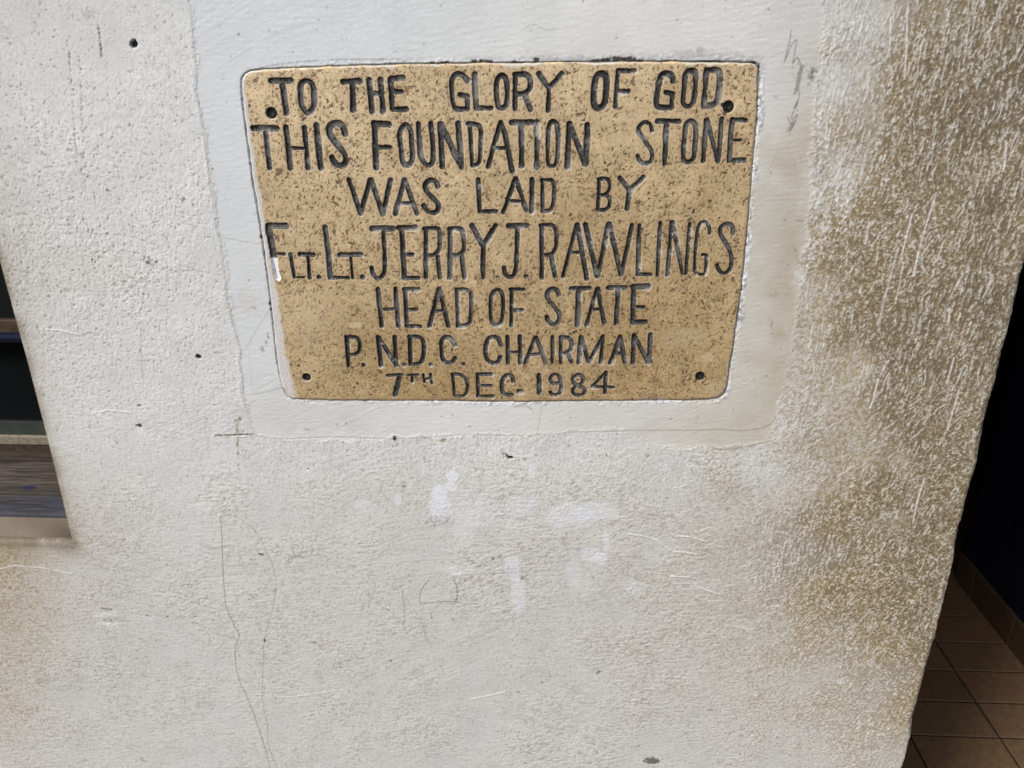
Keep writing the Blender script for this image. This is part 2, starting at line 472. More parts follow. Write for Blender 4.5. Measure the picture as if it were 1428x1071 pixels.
# hollows darkened unevenly in the colour, high points lightened, to sharpen fine contrast
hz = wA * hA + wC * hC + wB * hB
hollow_dark = sstep(0.1, -1.3, hz + 0.4 * n_fine) * (1 - skim) * np.clip(0.8 + 0.04 * n_big + 0.10 * n_mid, 0.3, 1.2)
C *= (1 - np.array([0.28, 0.29, 0.31], np.float32) * (hollow_dark * (0.42 + 0.58 * sstep(560, 760, PY)))[..., None])
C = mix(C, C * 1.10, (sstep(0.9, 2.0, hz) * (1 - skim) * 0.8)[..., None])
C = mix(C, np.array([0.70, 0.69, 0.66], np.float32), (0.35 * np.clip(ridge, 0, 1) * (1 - wB) * (1 - skim))[..., None])
# dirt held in the pits of the left and lower coat
pit = sstep(1.75, 2.6, -(n_peel) + 0.08 * n_mid + 0.06 * n_big + 0.45 * (np.exp(-((PX - 60) / 220) ** 2 - ((PY - 330) / 220) ** 2)))
pit = pit * (wA + 0.7 * wC) * (1 - skim)
C = mix(C, np.array([0.22, 0.21, 0.19], np.float32), (0.4 * pit)[..., None])
hgt -= 0.0003 * pit
# pits in vertical rows (upper left)
def paint(s, mask, col, dh=0.0):
    C[s] = C[s] * (1 - mask[..., None]) + np.array(col, np.float32) * mask[..., None]
    if dh: hgt[s] += dh * mask

def mark_line(pts, w, a, col=(0.07, 0.065, 0.06), dh=0.0, smooth=True, broken=0.0):
    P = wallpts(spline(pts) if smooth else pts)
    w = w / 1000
    for i in range(0, len(P) - 1, 4):
        Q = P[i:i + 5]
        if len(Q) < 2: continue
        m = 3 * w
        s = window(Q[:, 0].min() - m, Q[:, 0].max() + m, Q[:, 1].min() - m, Q[:, 1].max() + m)
        if s is None: continue
        d = polydist(FX[s] + 0.0004 * n_sm[s], FZ[s] + 0.0004 * n_mid[s], Q)
        k = a * np.exp(-(d / w) ** 2) * (1 - broken * sstep(-0.2, 0.8, n_sm[s] + 0.4 * n_peel[s]))
        paint(s, np.clip(k * 0.75, 0, 1), col, dh)      # neighbouring pieces overlap at their ends

def mark_spot(px, py, rx, ry, a, col=(0.05, 0.045, 0.04), ang=0.0, dh=0.0, soft=0.35, nz=0.25):
    x, z = wallpt(px, py)
    r = max(rx, ry) * 0.0009 * 2
    s = window(x - r, x + r, z - r, z + r)
    if s is None: return
    dx, dz = FX[s] - x, FZ[s] - z
    ca, sa = math.cos(ang), math.sin(ang)
    q = np.hypot((dx * ca + dz * sa) / (rx * 0.0009), (-dx * sa + dz * ca) / (ry * 0.0009)) + nz * n_peel[s]
    paint(s, a * (1 - sstep(1 - soft, 1 + soft, q)), col, dh)

for x0_, x1_, y0_, y1_ in [(95, 107, 58, 218), (110, 121, 80, 262), (138, 142, 35, 80)]:
    k = 0
    while k < 1:
        mark_spot(x0_ + (x1_ - x0_) * k + rr.gauss(0, .8), y0_ + (y1_ - y0_) * k, rr.uniform(.9, 1.7), rr.uniform(1.3, 2.6), rr.uniform(.3, .75), (.2, .2, .195), 0, -0.0004)
        k += rr.uniform(.015, .06)
for _ in range(260):
    px, py = rr.gauss(90, 110), rr.gauss(300, 130)
    mark_spot(px, py, rr.uniform(.8, 1.4), rr.uniform(.8, 1.5), rr.uniform(.3, .65), (.2, .195, .185), 0, -0.0003)
# hairline along the band
mark_line([(264, 0), (271, 60), (276, 125), (283, 180), (291, 235), (299, 300), (309, 345), (316, 400), (325, 450), (336, 490), (340, 545), (348, 590), (356, 608)], 0.8, 0.45, (0.3, 0.27, 0.22), -0.0004)
mark_line([(270, 135), (279, 150), (284, 175), (288, 205), (293, 250), (301, 290), (306, 330), (312, 380), (317, 420), (325, 455)], 1.6, 0.4, (0.36, 0.30, 0.20), 0, broken=.5)
mark_line([(356, 608), (400, 613), (470, 610), (560, 612), (640, 607), (720, 608), (800, 604), (870, 601), (940, 601), (1000, 600), (1040, 602), (1070, 596), (1082, 583)], 0.75, 0.7, (0.2, 0.18, 0.15), -0.0004)
mark_line([(1074, 616), (1050, 622), (1010, 627), (985, 622)], 1.4, 0.5, (0.25, 0.2, 0.13), -0.0004)
mark_line([(1150, 0), (1146, 60), (1141, 120), (1136, 180), (1133, 250)], 0.7, 0.35, (0.3, 0.26, 0.2))
mark_line([(1150, 0), (1147, 8)], 1.2, 0.6)
# cracks
for pts in ([(112, 320), (135, 325), (150, 327), (175, 328), (200, 335), (222, 342)], [(213, 370), (225, 369), (240, 376), (270, 377), (310, 384)],
            [(80, 400), (110, 404), (150, 406), (190, 396), (213, 375)], [(213, 372), (202, 400), (197, 430), (196, 470), (199, 530)],
            [(0, 371), (20, 376), (45, 382)],
            [(313, 333), (330, 335), (345, 338), (364, 340)], [(350, 552), (370, 548), (398, 541)],
            [(480, 815), (560, 806), (640, 795), (700, 777), (745, 763)], [(600, 806), (660, 800), (720, 797)],
            [(755, 567), (753, 585), (748, 606)], [(690, 760), (740, 768), (800, 765), (900, 780)],
            [(960, 660), (990, 670), (1010, 683)]):
    mark_line(pts, 0.7, 0.5, (0.16, 0.14, 0.11), -0.0003, broken=0.3)
mark_line([(343, 486), (360, 458), (379, 427)], 1.1, 0.45, (0.3, 0.3, 0.31), broken=0.2)
mark_line([(347, 487), (349, 520), (352, 550)], 0.8, 0.3, (0.3, 0.3, 0.31), broken=0.3)
# pencil loops and scribbles
pen = (0.09, 0.085, 0.08)
mark_line([(308, 719), (309, 740), (310, 770), (314, 825), (318, 850), (326, 870), (334, 885), (329, 903), (330, 930), (336, 952), (345, 972), (358, 1005), (368, 1035), (378, 1073)], 0.75, 0.85, pen)
mark_line([(308, 719), (322, 718), (338, 725), (355, 740), (370, 765), (380, 790), (385, 815), (383, 838), (375, 868), (369, 895), (367, 930), (367, 975), (372, 1005), (376, 1040), (389, 1075)], 0.65, 0.6, pen)
mark_line([(598, 810), (589, 820), (585, 835), (588, 841), (605, 840), (640, 838)], 0.8, 0.8, pen)
mark_line([(632, 808), (637, 817), (638, 830), (636, 839)], 0.9, 0.85, pen)
mark_line([(561, 825), (563, 845), (565, 868)], 0.75, 0.6, pen)
mark_line([(591, 842), (588, 860), (586, 872)], 0.6, 0.35, pen)
mark_line([(589, 872), (593, 885), (597, 894)], 0.75, 0.65, pen)
mark_line([(42, 865), (58, 872), (72, 881)], 0.7, 0.6, pen)
mark_line([(156, 862), (151, 878), (150, 887)], 0.7, 0.5, pen)
mark_line([(1103, 42), (1102, 58), (1098, 70), (1093, 87)], 0.65, 0.8, pen)
mark_line([(1095, 83), (1104, 64), (1112, 56), (1108, 75), (1105, 88), (1111, 80), (1115, 86), (1118, 98)], 0.65, 0.8, pen)
mark_line([(1111, 80), (1120, 92), (1133, 105)], 0.5, 0.4, pen)
mark_line([(1106, 88), (1104, 102), (1110, 109), (1112, 98)], 0.5, 0.35, pen)
zz = []
for k in range(22):
    t = k / 21
    zz.append((1117 - 7 * t + (4 if k % 2 else -3), 93 + 36 * t + (-4 if k % 2 else 4)))
mark_line(zz, 0.65, 0.75, pen, smooth=False)
mark_line([(1115, 126), (1114, 140), (1110, 150), (1112, 141), (1106, 158), (1104, 165)], 0.75, 0.75, pen)
zz = [(1100 + 9 * k / 9 + (3 if k % 2 else -3), 178 - 6 * k / 9 + (-6 if k % 2 else 6)) for k in range(9)]
mark_line(zz, 0.6, 0.6, pen, smooth=False)
mark_line([(1099, 162), (1103, 172), (1107, 165), (1112, 160), (1101, 186)], 0.65, 0.75, pen)
for p in [(1134, 97), (1138, 96), (1131, 105), (1134, 109)]:
    mark_spot(*p, 3, 3, 0.4, nz=.5)
mark_line([(1070, 240), (1085, 210), (1092, 205), (1115, 194), (1135, 192)], 0.6, 0.35, (0.25, 0.22, 0.17))
mark_line([(1095, 205), (1108, 230), (1115, 270)], 0.6, 0.3, (0.25, 0.22, 0.17))
mark_line([(1030, 92), (1060, 88), (1078, 78), (1092, 72)], 0.6, 0.3, pen)
mark_line([(730, 40), (745, 35), (760, 42), (775, 40)], 0.6, 0.35, pen)
mark_line([(900, 903), (910, 930), (912, 955)], 0.6, 0.25, pen)
# holes, chips, spots
mark_spot(187, 61.5, 5.5, 4.2, 1, (0.012, 0.011, 0.01), 0.6, -0.004, nz=.1)
mark_spot(121, 18, 9, 7, 0.35, (0.3, 0.3, 0.3), 0, 0.0008)
mark_spot(276.5, 498, 4.5, 3.4, 1, (0.03, 0.027, 0.02), 0, -0.003, nz=.1)
mark_spot(193, 595, 4.5, 2.5, 0.9, (0.05, 0.045, 0.035), 0, -0.002)
mark_spot(194, 566, 3, 2.2, 0.7, (0.08, 0.07, 0.06), 0, -0.001)
mark_spot(195, 602, 5, 4, 0.6, (0.8, 0.8, 0.8))
for k in range(10):
    mark_spot(rr.gauss(209, 5), rr.gauss(364, 4), rr.uniform(1.5, 3), rr.uniform(1.2, 2.5), 0.7, (0.14, 0.14, 0.13))
for p in [(149, 263), (151, 265), (222, 458), (217, 456), (257, 276), (255, 279), (195, 489), (301, 491), (150, 325)]:
    mark_spot(*p, rr.uniform(1.5, 3), rr.uniform(1.5, 3), 0.6, (0.15, 0.14, 0.13))
mark_spot(708, 637, 8, 2.6, 0.95, (0.09, 0.07, 0.045), -0.55, -0.002, nz=.15)
mark_spot(713, 639, 3, 2.5, 0.95, (0.03, 0.025, 0.02), 0, -0.003)
mark_spot(700, 633, 5, 1.8, 0.7, (0.82, 0.82, 0.8), -0.6)
mark_spot(722, 633, 1.8, 1.2, .6); mark_spot(732, 640, 4, 1.2, .6, (.12, .11, .1), -0.5)
mark_spot(846, 634, 1.5, 3, 0.8, (0.06, 0.05, 0.05))
mark_spot(550, 611, 3, 3.6, 1, (0.10, 0.05, 0.025), 0, 0.0008)
mark_line([(550, 614), (547, 622)], 0.8, 0.6, (0.2, 0.14, 0.07))
mark_spot(618, 614, 5, 3, 0.7, (0.26, 0.19, 0.09))
mark_spot(482, 592, 2, 1.6, .6); mark_spot(470, 593, 2.5, 2, .4, (.2, .16, .1)); mark_spot(428, 599, 4, 2, .5, (.35, .33, .28)); mark_spot(616, 581, 1.5, 2.2, .6, (.25, .22, .18))
mark_spot(563, 678.5, 2.5, 1.6, 0.8); mark_spot(429, 657, 3, 4, .6, (.82, .82, .82)); mark_spot(429, 654, 2, 1.5, .7)
mark_spot(364, 772.5, 4.5, 2.2, 0.9, (0.03, 0.03, 0.03), -0.2)
mark_spot(369.5, 891.5, 2, 3, 0.9, (0.06, 0.05, 0.04))
mark_spot(909, 1060, 14, 8, 0.92, (0.115, 0.11, 0.10), 0, -0.0008, nz=.15)
mark_spot(834, 936, 4, 5, 0.8, (0.15, 0.145, 0.14)); mark_spot(991, 990, 3.5, 2.8, 0.7, (0.2, 0.19, 0.17))
mark_spot(756, 951, 3, 2.2, .7, (.17, .155, .13)); mark_spot(767, 942, 3, 2, .6, (.2, .18, .14)); mark_spot(724, 965, 4, 2, .6, (.2, .18, .15), -.5)
mark_spot(728, 805, 5, 4, .75, (.2, .165, .1)); mark_spot(709, 791, 2, 2, .8); mark_spot(888, 1040, 3, 2, .4)
mark_spot(826, 724, 2, 1.8, .9); mark_spot(838, 724, 2.2, 1.8, .8, (.12, .11, .1)); mark_spot(688, 779, 3, 1.8, .8, (.1, .09, .08)); mark_spot(697, 775, 4, 1.8, .8, (.1, .09, .08), .3)
mark_spot(545, 921, 2.5, 2, .6); mark_spot(542, 851, 1.5, 1.5, .6); mark_spot(602, 862, 1.5, 2, .6, ); mark_spot(632, 863, 1.5, 2.4, .7, ang=-.5)
for p in [(436, 896), (442, 897), (448, 901), (452, 905), (456, 909)]:
    mark_spot(*p, 3.2, 2, .55, (.2, .19, .16))
mark_spot(472, 925, 7, 2.6, .5, (.3, .27, .2)); mark_spot(445, 945, 10, 14, .28, (.38, .33, .24), 0.6); mark_spot(520, 967, 10, 3, .4, (.28, .24, .17))
mark_spot(420, 772, 14, 5, .32, (.32, .31, .29), .2, soft=.6, nz=.5); mark_spot(410, 776, 6, 4, .3, (.32, .31, .29), nz=.5)
for (x, y) in [(150, 849), (156, 850), (144, 848), (150, 864), (146, 863), (154, 864), (209, 859), (205, 858), (234, 859), (253, 859), (273, 859), (102, 848), (80, 849)]:
    mark_spot(x + rr.gauss(0, 1), y + rr.gauss(0, .6), rr.uniform(2, 4.5), rr.uniform(1.2, 2), .8, (.16, .16, .17))
mark_spot(151, 870, 13, 8, .55, (.78, .79, .83), nz=.6); mark_spot(148, 856, 15, 4, .5, (.76, .77, .82), nz=.6); mark_spot(210, 861, 8, 3, .5, (.76, .77, .82), nz=.6)
mark_spot(362, 822, 3, 2, .5, (.2, .19, .17)); mark_spot(369, 840, 4, 2, .4, (.25, .24, .22)); mark_spot(352, 832, 2, 2, .4); mark_spot(364, 925, 10, 5, .3, (.35, .34, .31))
for p in [(56, 945, 8, 22, .3, -.5), (108, 945, 6, 12, .25, 0), (35, 990, 16, 12, .28, 0), (70, 850, 10, 8, .25, 0), (200, 1060, 9, 3, .5, 0), (120, 1060, 6, 3, .4, 0), (228, 1065, 6, 2.5, .4, 0), (180, 995, 6, 8, .2, 0), (250, 930, 12, 10, .22, 0)]:
    mark_spot(p[0], p[1], p[2], p[3], p[4], (.32, .26, .17), p[5], soft=.6, nz=.6)
mark_spot(345, 420, 16, 14, .18, (.4, .34, .26), soft=.7); mark_spot(130, 375, 60, 30, .16, (.5, .42, .3), soft=.8)
# rusty streak at the lower left of the band
mark_line([(300, 608), (318, 608), (335, 607), (351, 607)], 1.2, 1.1, (0.10, 0.06, 0.03), -0.0012, broken=.4)
mark_line([(333, 582), (329, 595), (331, 608), (331, 622), (332, 640)], 2.0, 0.5, (0.25, 0.19, 0.09), broken=.6)
for p in [(327, 588), (334, 585), (332, 632), (331, 620), (330, 600)]:
    mark_spot(*p, 2.2, 3, .6, (.2, .15, .07))
# grey smudges on the smooth band
for p in [(374, 471, 2.5, 6, .6), (371, 478, 2, 4, .6), (366, 487, 3, 5, .55), (353, 429, 4, 2.5, .35), (1095, 307, 3, 2, .5), (1050, 310, 2, 1.5, .4), (1100, 295, 2, 1, .4), (1116, 308, 5, 1.6, .5),
          (1076, 453, 2, 6, .45), (1081, 411, 6, 5, .25), (1082, 135, 4, 1.5, .35), (975, 70, 4, 4, .35), (1072, 13, 2, 2, .5), (740, 570, 4, 2, .4), (935, 584, 3, 2, .4), (1052, 530, 2, 2, .4)]:
    mark_spot(*p, (.22, .21, .2), -0.2 if p[3] < p[2] else 0)
# flaked, bluish white patches low on the wall
for x, y, rx, ry, a in [(613, 688, 11, 14, 1.15), (612, 712, 19, 20, .95), (631, 664, 9, 9, 1.1), (627, 678, 10, 6, 1.1), (555, 696, 5, 9, .8), (741, 655, 5, 11, .7),
                        (730, 705, 26, 16, .45), (790, 718, 40, 16, .6), (830, 712, 30, 14, .55), (845, 760, 5, 22, .5), (825, 772, 16, 9, .6), (838, 778, 8, 10, .6),
                        (715, 790, 12, 20, .5), (723, 825, 10, 26, .55), (640, 795, 24, 6, .5), (635, 800, 10, 4, .6), (800, 800, 10, 24, .35), (700, 720, 60, 22, .22), (650, 720, 24, 30, .3),
                        (505, 703, 12, 6, .5), (590, 655, 8, 6, .4), (885, 820, 14, 10, .4), (1214, 924, 6, 5, .4), (1172, 951, 5, 3, .5)]:
    x_, z_ = wallpt(x, y)
    r = max(rx, ry) * 0.002
    s = window(x_ - r, x_ + r, z_ - r, z_ + r)
    q = np.hypot((PX[s] - x) / rx, (PY[s] - y) / ry) + 0.14 * n_sm[s] + 0.09 * n_peel[s] + .08 * n_fine[s] + .04 * grainH[s]
    paint(s, a * .8 * (1 - sstep(0.92, 0.99, q)), (.71, .74, .79))
mark_spot(612, 726, 16, 5, .35, (.14, .14, .16), nz=.8)
# scattered specks and scratches
for _ in range(900):
    px, py = rr.uniform(-5, 1420), rr.uniform(-5, 1075)
    if 330 < px < 1065 and 75 < py < 565: continue
    mark_spot(px, py, rr.uniform(0.8, 1.9), rr.uniform(0.8, 1.7), rr.uniform(.2, .6), (.16, .145, .12))
for _ in range(90):
    px, py = rr.uniform(0, 1100), rr.uniform(590, 1075)
    mark_spot(px, py, rr.uniform(4, 14), rr.uniform(2, 6), rr.uniform(.08, .2), (.36, .31, .22), rr.uniform(-.4, .4), soft=.7, nz=.8)

# mortar round the stone
so = -stone_d + 0.0012 * n_peel + 0.0010 * n_sm             # distance outside the stone
band = sstep(0.016, 0.003, so) * (so > -0.02)
rightside = sstep(980, 1010, PX) * sstep(560, 540, PY - 12)
topside = (PY < 105) * sstep(330, 420, PX)
botside = sstep(550, 556, PY)
rough_m = np.clip(1.0 * rightside + 0.55 * topside + 0.7 * botside, 0, 1) * sstep(0.0085, 0.0045, so - 0.0016 * n_sm - 0.0012 * n_peel) * (so > -0.01)
hgt += rough_m * (0.0001 + 0.00015 * n_peel + 0.00012 * grainX + 0.0002 * n_lump + 0.0002 * n_sm)
mc = np.empty(shp + (3,), np.float32)
mc[:] = (0.72, 0.73, 0.75)
mc = mix(mc, np.array([0.30, 0.30, 0.31], np.float32), (sstep(0.2, 1.4, -n_peel + 0.6 * n_sm - .2))[..., None] * .8)
C = mix(C, mc, (rough_m * (0.85 - .35 * topside) * np.clip(.55 + .5 * n_sm + .3 * n_mid, 0, 1))[..., None])
C = mix(C, np.array([0.33, 0.335, 0.34], np.float32), (topside * sstep(0.012, 0.004, so + 0.003 * n_mid) * 0.45 * sstep(600, 800, PX))[..., None])
crack = np.exp(-((so - 0.0010) / 0.0011) ** 2)
ck = np.clip(0.45 + 0.5 * n_sm + .2 * n_peel, 0, 1) * (1 - 0.25 * botside)
C = mix(C, np.array([0.05, 0.045, 0.04], np.float32), (crack * ck * 0.85)[..., None])
for px, py, rx, ry in [(662, 86.2, 4.5, 1.8), (672, 86, 5, 2.0), (682, 86.4, 5, 1.8), (748, 84.8, 4, 3), (604, 87.6, 3.5, 1.2), (620, 87.4, 5, 1.3), (832, 84.6, 7, 1.2), (846, 83.6, 7, 2.3), (860, 82.8, 9, 2.6), (876, 83, 9, 2.6), (890, 85, 6, 1.3),
                       (1050, 87.5, 4, 2), (1058.5, 94, 1.6, 4), (376.5, 424, 1.6, 2.6), (378, 432, 1.6, 2.2), (364, 331, 1.6, 2.4), (720, 86.6, 8, 1), (930, 85.2, 14, .9), (990, 85.6, 16, 1)]:
    mark_spot(px, py, rx, ry, .92, (.035, .03, .026), 0, -0.0012, nz=.16, soft=.3)
mark_line([(1057, 92), (1059, 110), (1056, 130), (1055, 150)], 1.1, .8, (.05, .045, .04), -.001)
mark_line([(345, 100), (380, 91), (430, 85), (500, 82), (560, 83)], 0.9, .6, (.16, .155, .15), broken=.5)
# socket for the stone
sock = stone_d > -0.0012
hgt = np.where(sock, -0.0032 - 0.010 * sstep(0.004, 0.008, stone_d), hgt)
C[stone_d > 0.004] = (.3, .28, .25)

# rounded, slightly knocked free edges
RAD = 0.009
def rounding(d, r):
    d = np.clip(d, 0, r)
    return r - np.sqrt(np.maximum(r * r - (r - d) ** 2, 0))
yoff = np.zeros(shp, np.float32)
rvar = RAD * (1 + 0.25 * n_mid[:, -1:])
yoff += rounding(EDGE_R - FX, rvar)
dwin = np.where((FX > EDGE_W) & (FZ > SILL_Z), FX - EDGE_W, np.where((FX <= EDGE_W) & (FZ < SILL_Z), SILL_Z - FZ, np.hypot(FX - EDGE_W, FZ - SILL_Z)))
dwin = np.where((FX <= EDGE_W) & (FZ >= SILL_Z), 0, dwin)
yoff += rounding(dwin, RAD)
# edge grime, and lips darkened against the sun on their rounding
eg = np.exp(-dwin / np.where(FZ < SILL_Z, 0.022, 0.015)) * np.clip(0.62 + 0.25 * n_sm + 0.15 * n_peel, 0, 1)
C = mix(C, np.array([0.24, 0.19, 0.12], np.float32), (0.9 * eg * (1 - sock))[..., None])
ew = np.exp(-(EDGE_R - FX) / 0.004) * np.clip(0.4 + 0.5 * n_sm + .3 * n_peel, 0, 1)
C = mix(C, np.array([0.55, 0.53, 0.48], np.float32), (0.6 * ew)[..., None])
lipd = np.exp(-(dwin / np.where(FZ < SILL_Z, 0.012, 0.008)) ** 2) * np.clip(.92 + .14 * n_sm + .1 * n_peel, 0, 1)  # extra darkening in the colour, offsets the sunlit turn of the lip
C = mix(C, np.array([0.125, 0.10, 0.068], np.float32), (0.9 * lipd * (1 - sock))[..., None])
xoff = np.zeros(shp, np.float32)
wob = gnoise((nfz, 8), SP, 0.001, 0.012, 31)[:, :1] * 0.0007 + gnoise((nfz, 8), SP, 0.001, 0.003, 32)[:, :1] * 0.0003 + gnoise((nfz, 8), SP, 0.001, 0.05, 33)[:, :1] * 0.001
xoff += wob * np.exp(-(EDGE_R - FX) / 0.01)
Y = yoff - hgt * np.clip((EDGE_R - FX) / 0.003, 0.15, 1)

# ---- pad with coarse rows and columns, cut the opening, add returns
cxl = np.concatenate([np.arange(WALL_L, fx0 - 0.02, 0.05), [fx0 - 0.003]])
i_wl = int(np.argmin(abs(cxl - WIN_L))); cxl[i_wl] = WIN_L
czb = np.concatenate([np.arange(-H, fz0 - 0.01, 0.04), [fz0 - 0.003]])
czt = np.concatenate([[fz1 + 0.003], np.linspace(fz1 + 0.05, WALL_TOP, 18)])
j_ht = int(np.argmin(abs(czt - HEAD_Z))); czt[j_ht] = HEAD_Z
nl, nb = len(cxl), len(czb)
padw = ((nb, len(czt)), (nl, 0))
xs = np.concatenate([cxl, fxs]); zs = np.concatenate([czb, fzs, czt])
GX, GZ = np.meshgrid(xs, zs)
fade = np.zeros(GX.shape, np.float32); fade[nb:nb + nfz, nl:] = 1
YY = np.pad(Y, padw, mode='edge') * fade + np.pad(yoff, padw, mode='edge') * (1 - fade) * (GX > fx0)
XX = GX + np.pad(xoff, padw, mode='edge')
CC = np.pad(C, padw + ((0, 0),), mode='edge')
def soften(a, n=60):                                        # beyond the modelled relief the paint is plain
    k = np.ones(n) / n
    return np.stack([np.convolve(np.pad(a[:, c], n // 2, mode='edge'), k, 'same')[n // 2:n // 2 + len(a)] for c in range(3)], -1)
CC[:, :nl] = soften(CC[:, nl])[:, None]
CC[:nb] = soften(CC[nb])[None]; CC[nb + nfz:] = soften(CC[nb + nfz - 1])[None]
NZ, NX = GX.shape
iw = nl + iw_f; jb = nb + jb_f; il = i_wl; jt = nb + nfz + j_ht
co = np.stack([XX, YY, GZ], -1).reshape(-1, 3).astype(np.float32)
cc = CC.reshape(-1, 3)
idx = np.arange(NZ * NX).reshape(NZ, NX)
quads = np.stack([idx[:-1, :-1], idx[:-1, 1:], idx[1:, 1:], idx[1:, :-1]], -1)
hole = np.zeros((NZ - 1, NX - 1), bool)
hole[jb:jt, il:iw] = True
skim_full = np.pad(skim, padw, mode='edge')
skq = (skim_full[:-1, :-1] + skim_full[1:, 1:] + skim_full[:-1, 1:] + skim_full[1:, :-1]) > 2.0
keep = ~hole
wall_q = quads[keep & ~skq].reshape(-1, 4)
skim_q = quads[keep & skq].reshape(-1, 4)

extra_v, extra_c, extra_q = [], [], []
def extrude(path, ys, flip, col_fn, wob_amp=0.0006, seed=1):
    """run an edge of the sheet back into the wall"""
    base = len(co) + sum(len(e) for e in extra_v)
    p = co[path].copy()
    rng = np.random.default_rng(seed)
    prev = np.asarray(path)
    for k, y in enumerate(ys):
        q = p.copy(); q[:, 1] = np.maximum(p[:, 1], 0) * 0 + y
        q[:, 0] += rng.normal(0, wob_amp, len(q)) * .3
        q[:, 2] += rng.normal(0, wob_amp, len(q)) * .3
        extra_v.append(q.astype(np.float32)); extra_c.append(col_fn(q, y).astype(np.float32))
        cur = base + np.arange(len(q)); base += len(q)
        a, b, c_, d = prev[:-1], prev[1:], cur[1:], cur[:-1]
        extra_q.append(np.stack([a, b, c_, d] if not flip else [d, c_, b, a], -1))
        prev = cur
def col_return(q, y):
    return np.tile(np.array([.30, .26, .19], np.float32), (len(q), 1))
def col_sill(q, y):
    rng = np.random.default_rng(int(y * 1e5) + 3)
    n = rng.normal(0, .03, (len(q), 1))
    n = np.convolve(n[:, 0], np.ones(9) / 9, 'same')[:, None] * 2
    k = 0.5 + 0.5 * np.sin(q[:, :1] * 37 + y * 60)
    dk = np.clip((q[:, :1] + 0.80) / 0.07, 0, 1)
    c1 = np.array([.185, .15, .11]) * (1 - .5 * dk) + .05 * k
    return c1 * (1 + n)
extrude(idx[:, NX - 1], [0.0125, 0.016, 0.03, 0.08, 0.2, 0.6, 1.2, 1.9], False, col_return, seed=2)
extrude(idx[jb:jt + 1, iw], [0.0105, 0.016, 0.03, 0.07, 0.13, 0.215], True, col_return, seed=3)
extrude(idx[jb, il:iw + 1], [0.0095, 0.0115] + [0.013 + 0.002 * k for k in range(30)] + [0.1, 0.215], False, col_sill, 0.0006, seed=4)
extrude(idx[jt, il:iw + 1], [0.012, 0.1, 0.215], True, col_return, seed=5)
extrude(idx[jb:jt + 1, il], [0.012, 0.1, 0.215], False, col_return, seed=6)
all_v = np.concatenate([co] + extra_v); all_c = np.concatenate([cc] + extra_c)
wall_q = np.concatenate([wall_q] + extra_q)
v_, q_, c_ = submesh(all_v, wall_q, all_c)
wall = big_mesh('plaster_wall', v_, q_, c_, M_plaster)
tag(wall, 'rough white plastered wall pier with brown grime down its right side, around the stone plaque', 'wall')
v_, q_, c_ = submesh(all_v, skim_q, all_c)
band_o = big_mesh('smooth_plaster_band', v_, q_, c_, M_skim, wall)
tag(band_o, 'smooth cleaner plaster band framing the stone')
del PX, PY, C, CC, co, cc, all_v, all_c, quads, grainX, hB, hA, hC, mc

# ------------------------------------------------------------------ the engraved stone
ORG = {'A': (340, 80), 'B': (580, 80), 'C': (820, 80), 'D': (340, 240), 'E': (580, 240), 'F': (820, 240), 'G': (460, 390), 'H': (680, 390)}
K = 240 / 1428.0
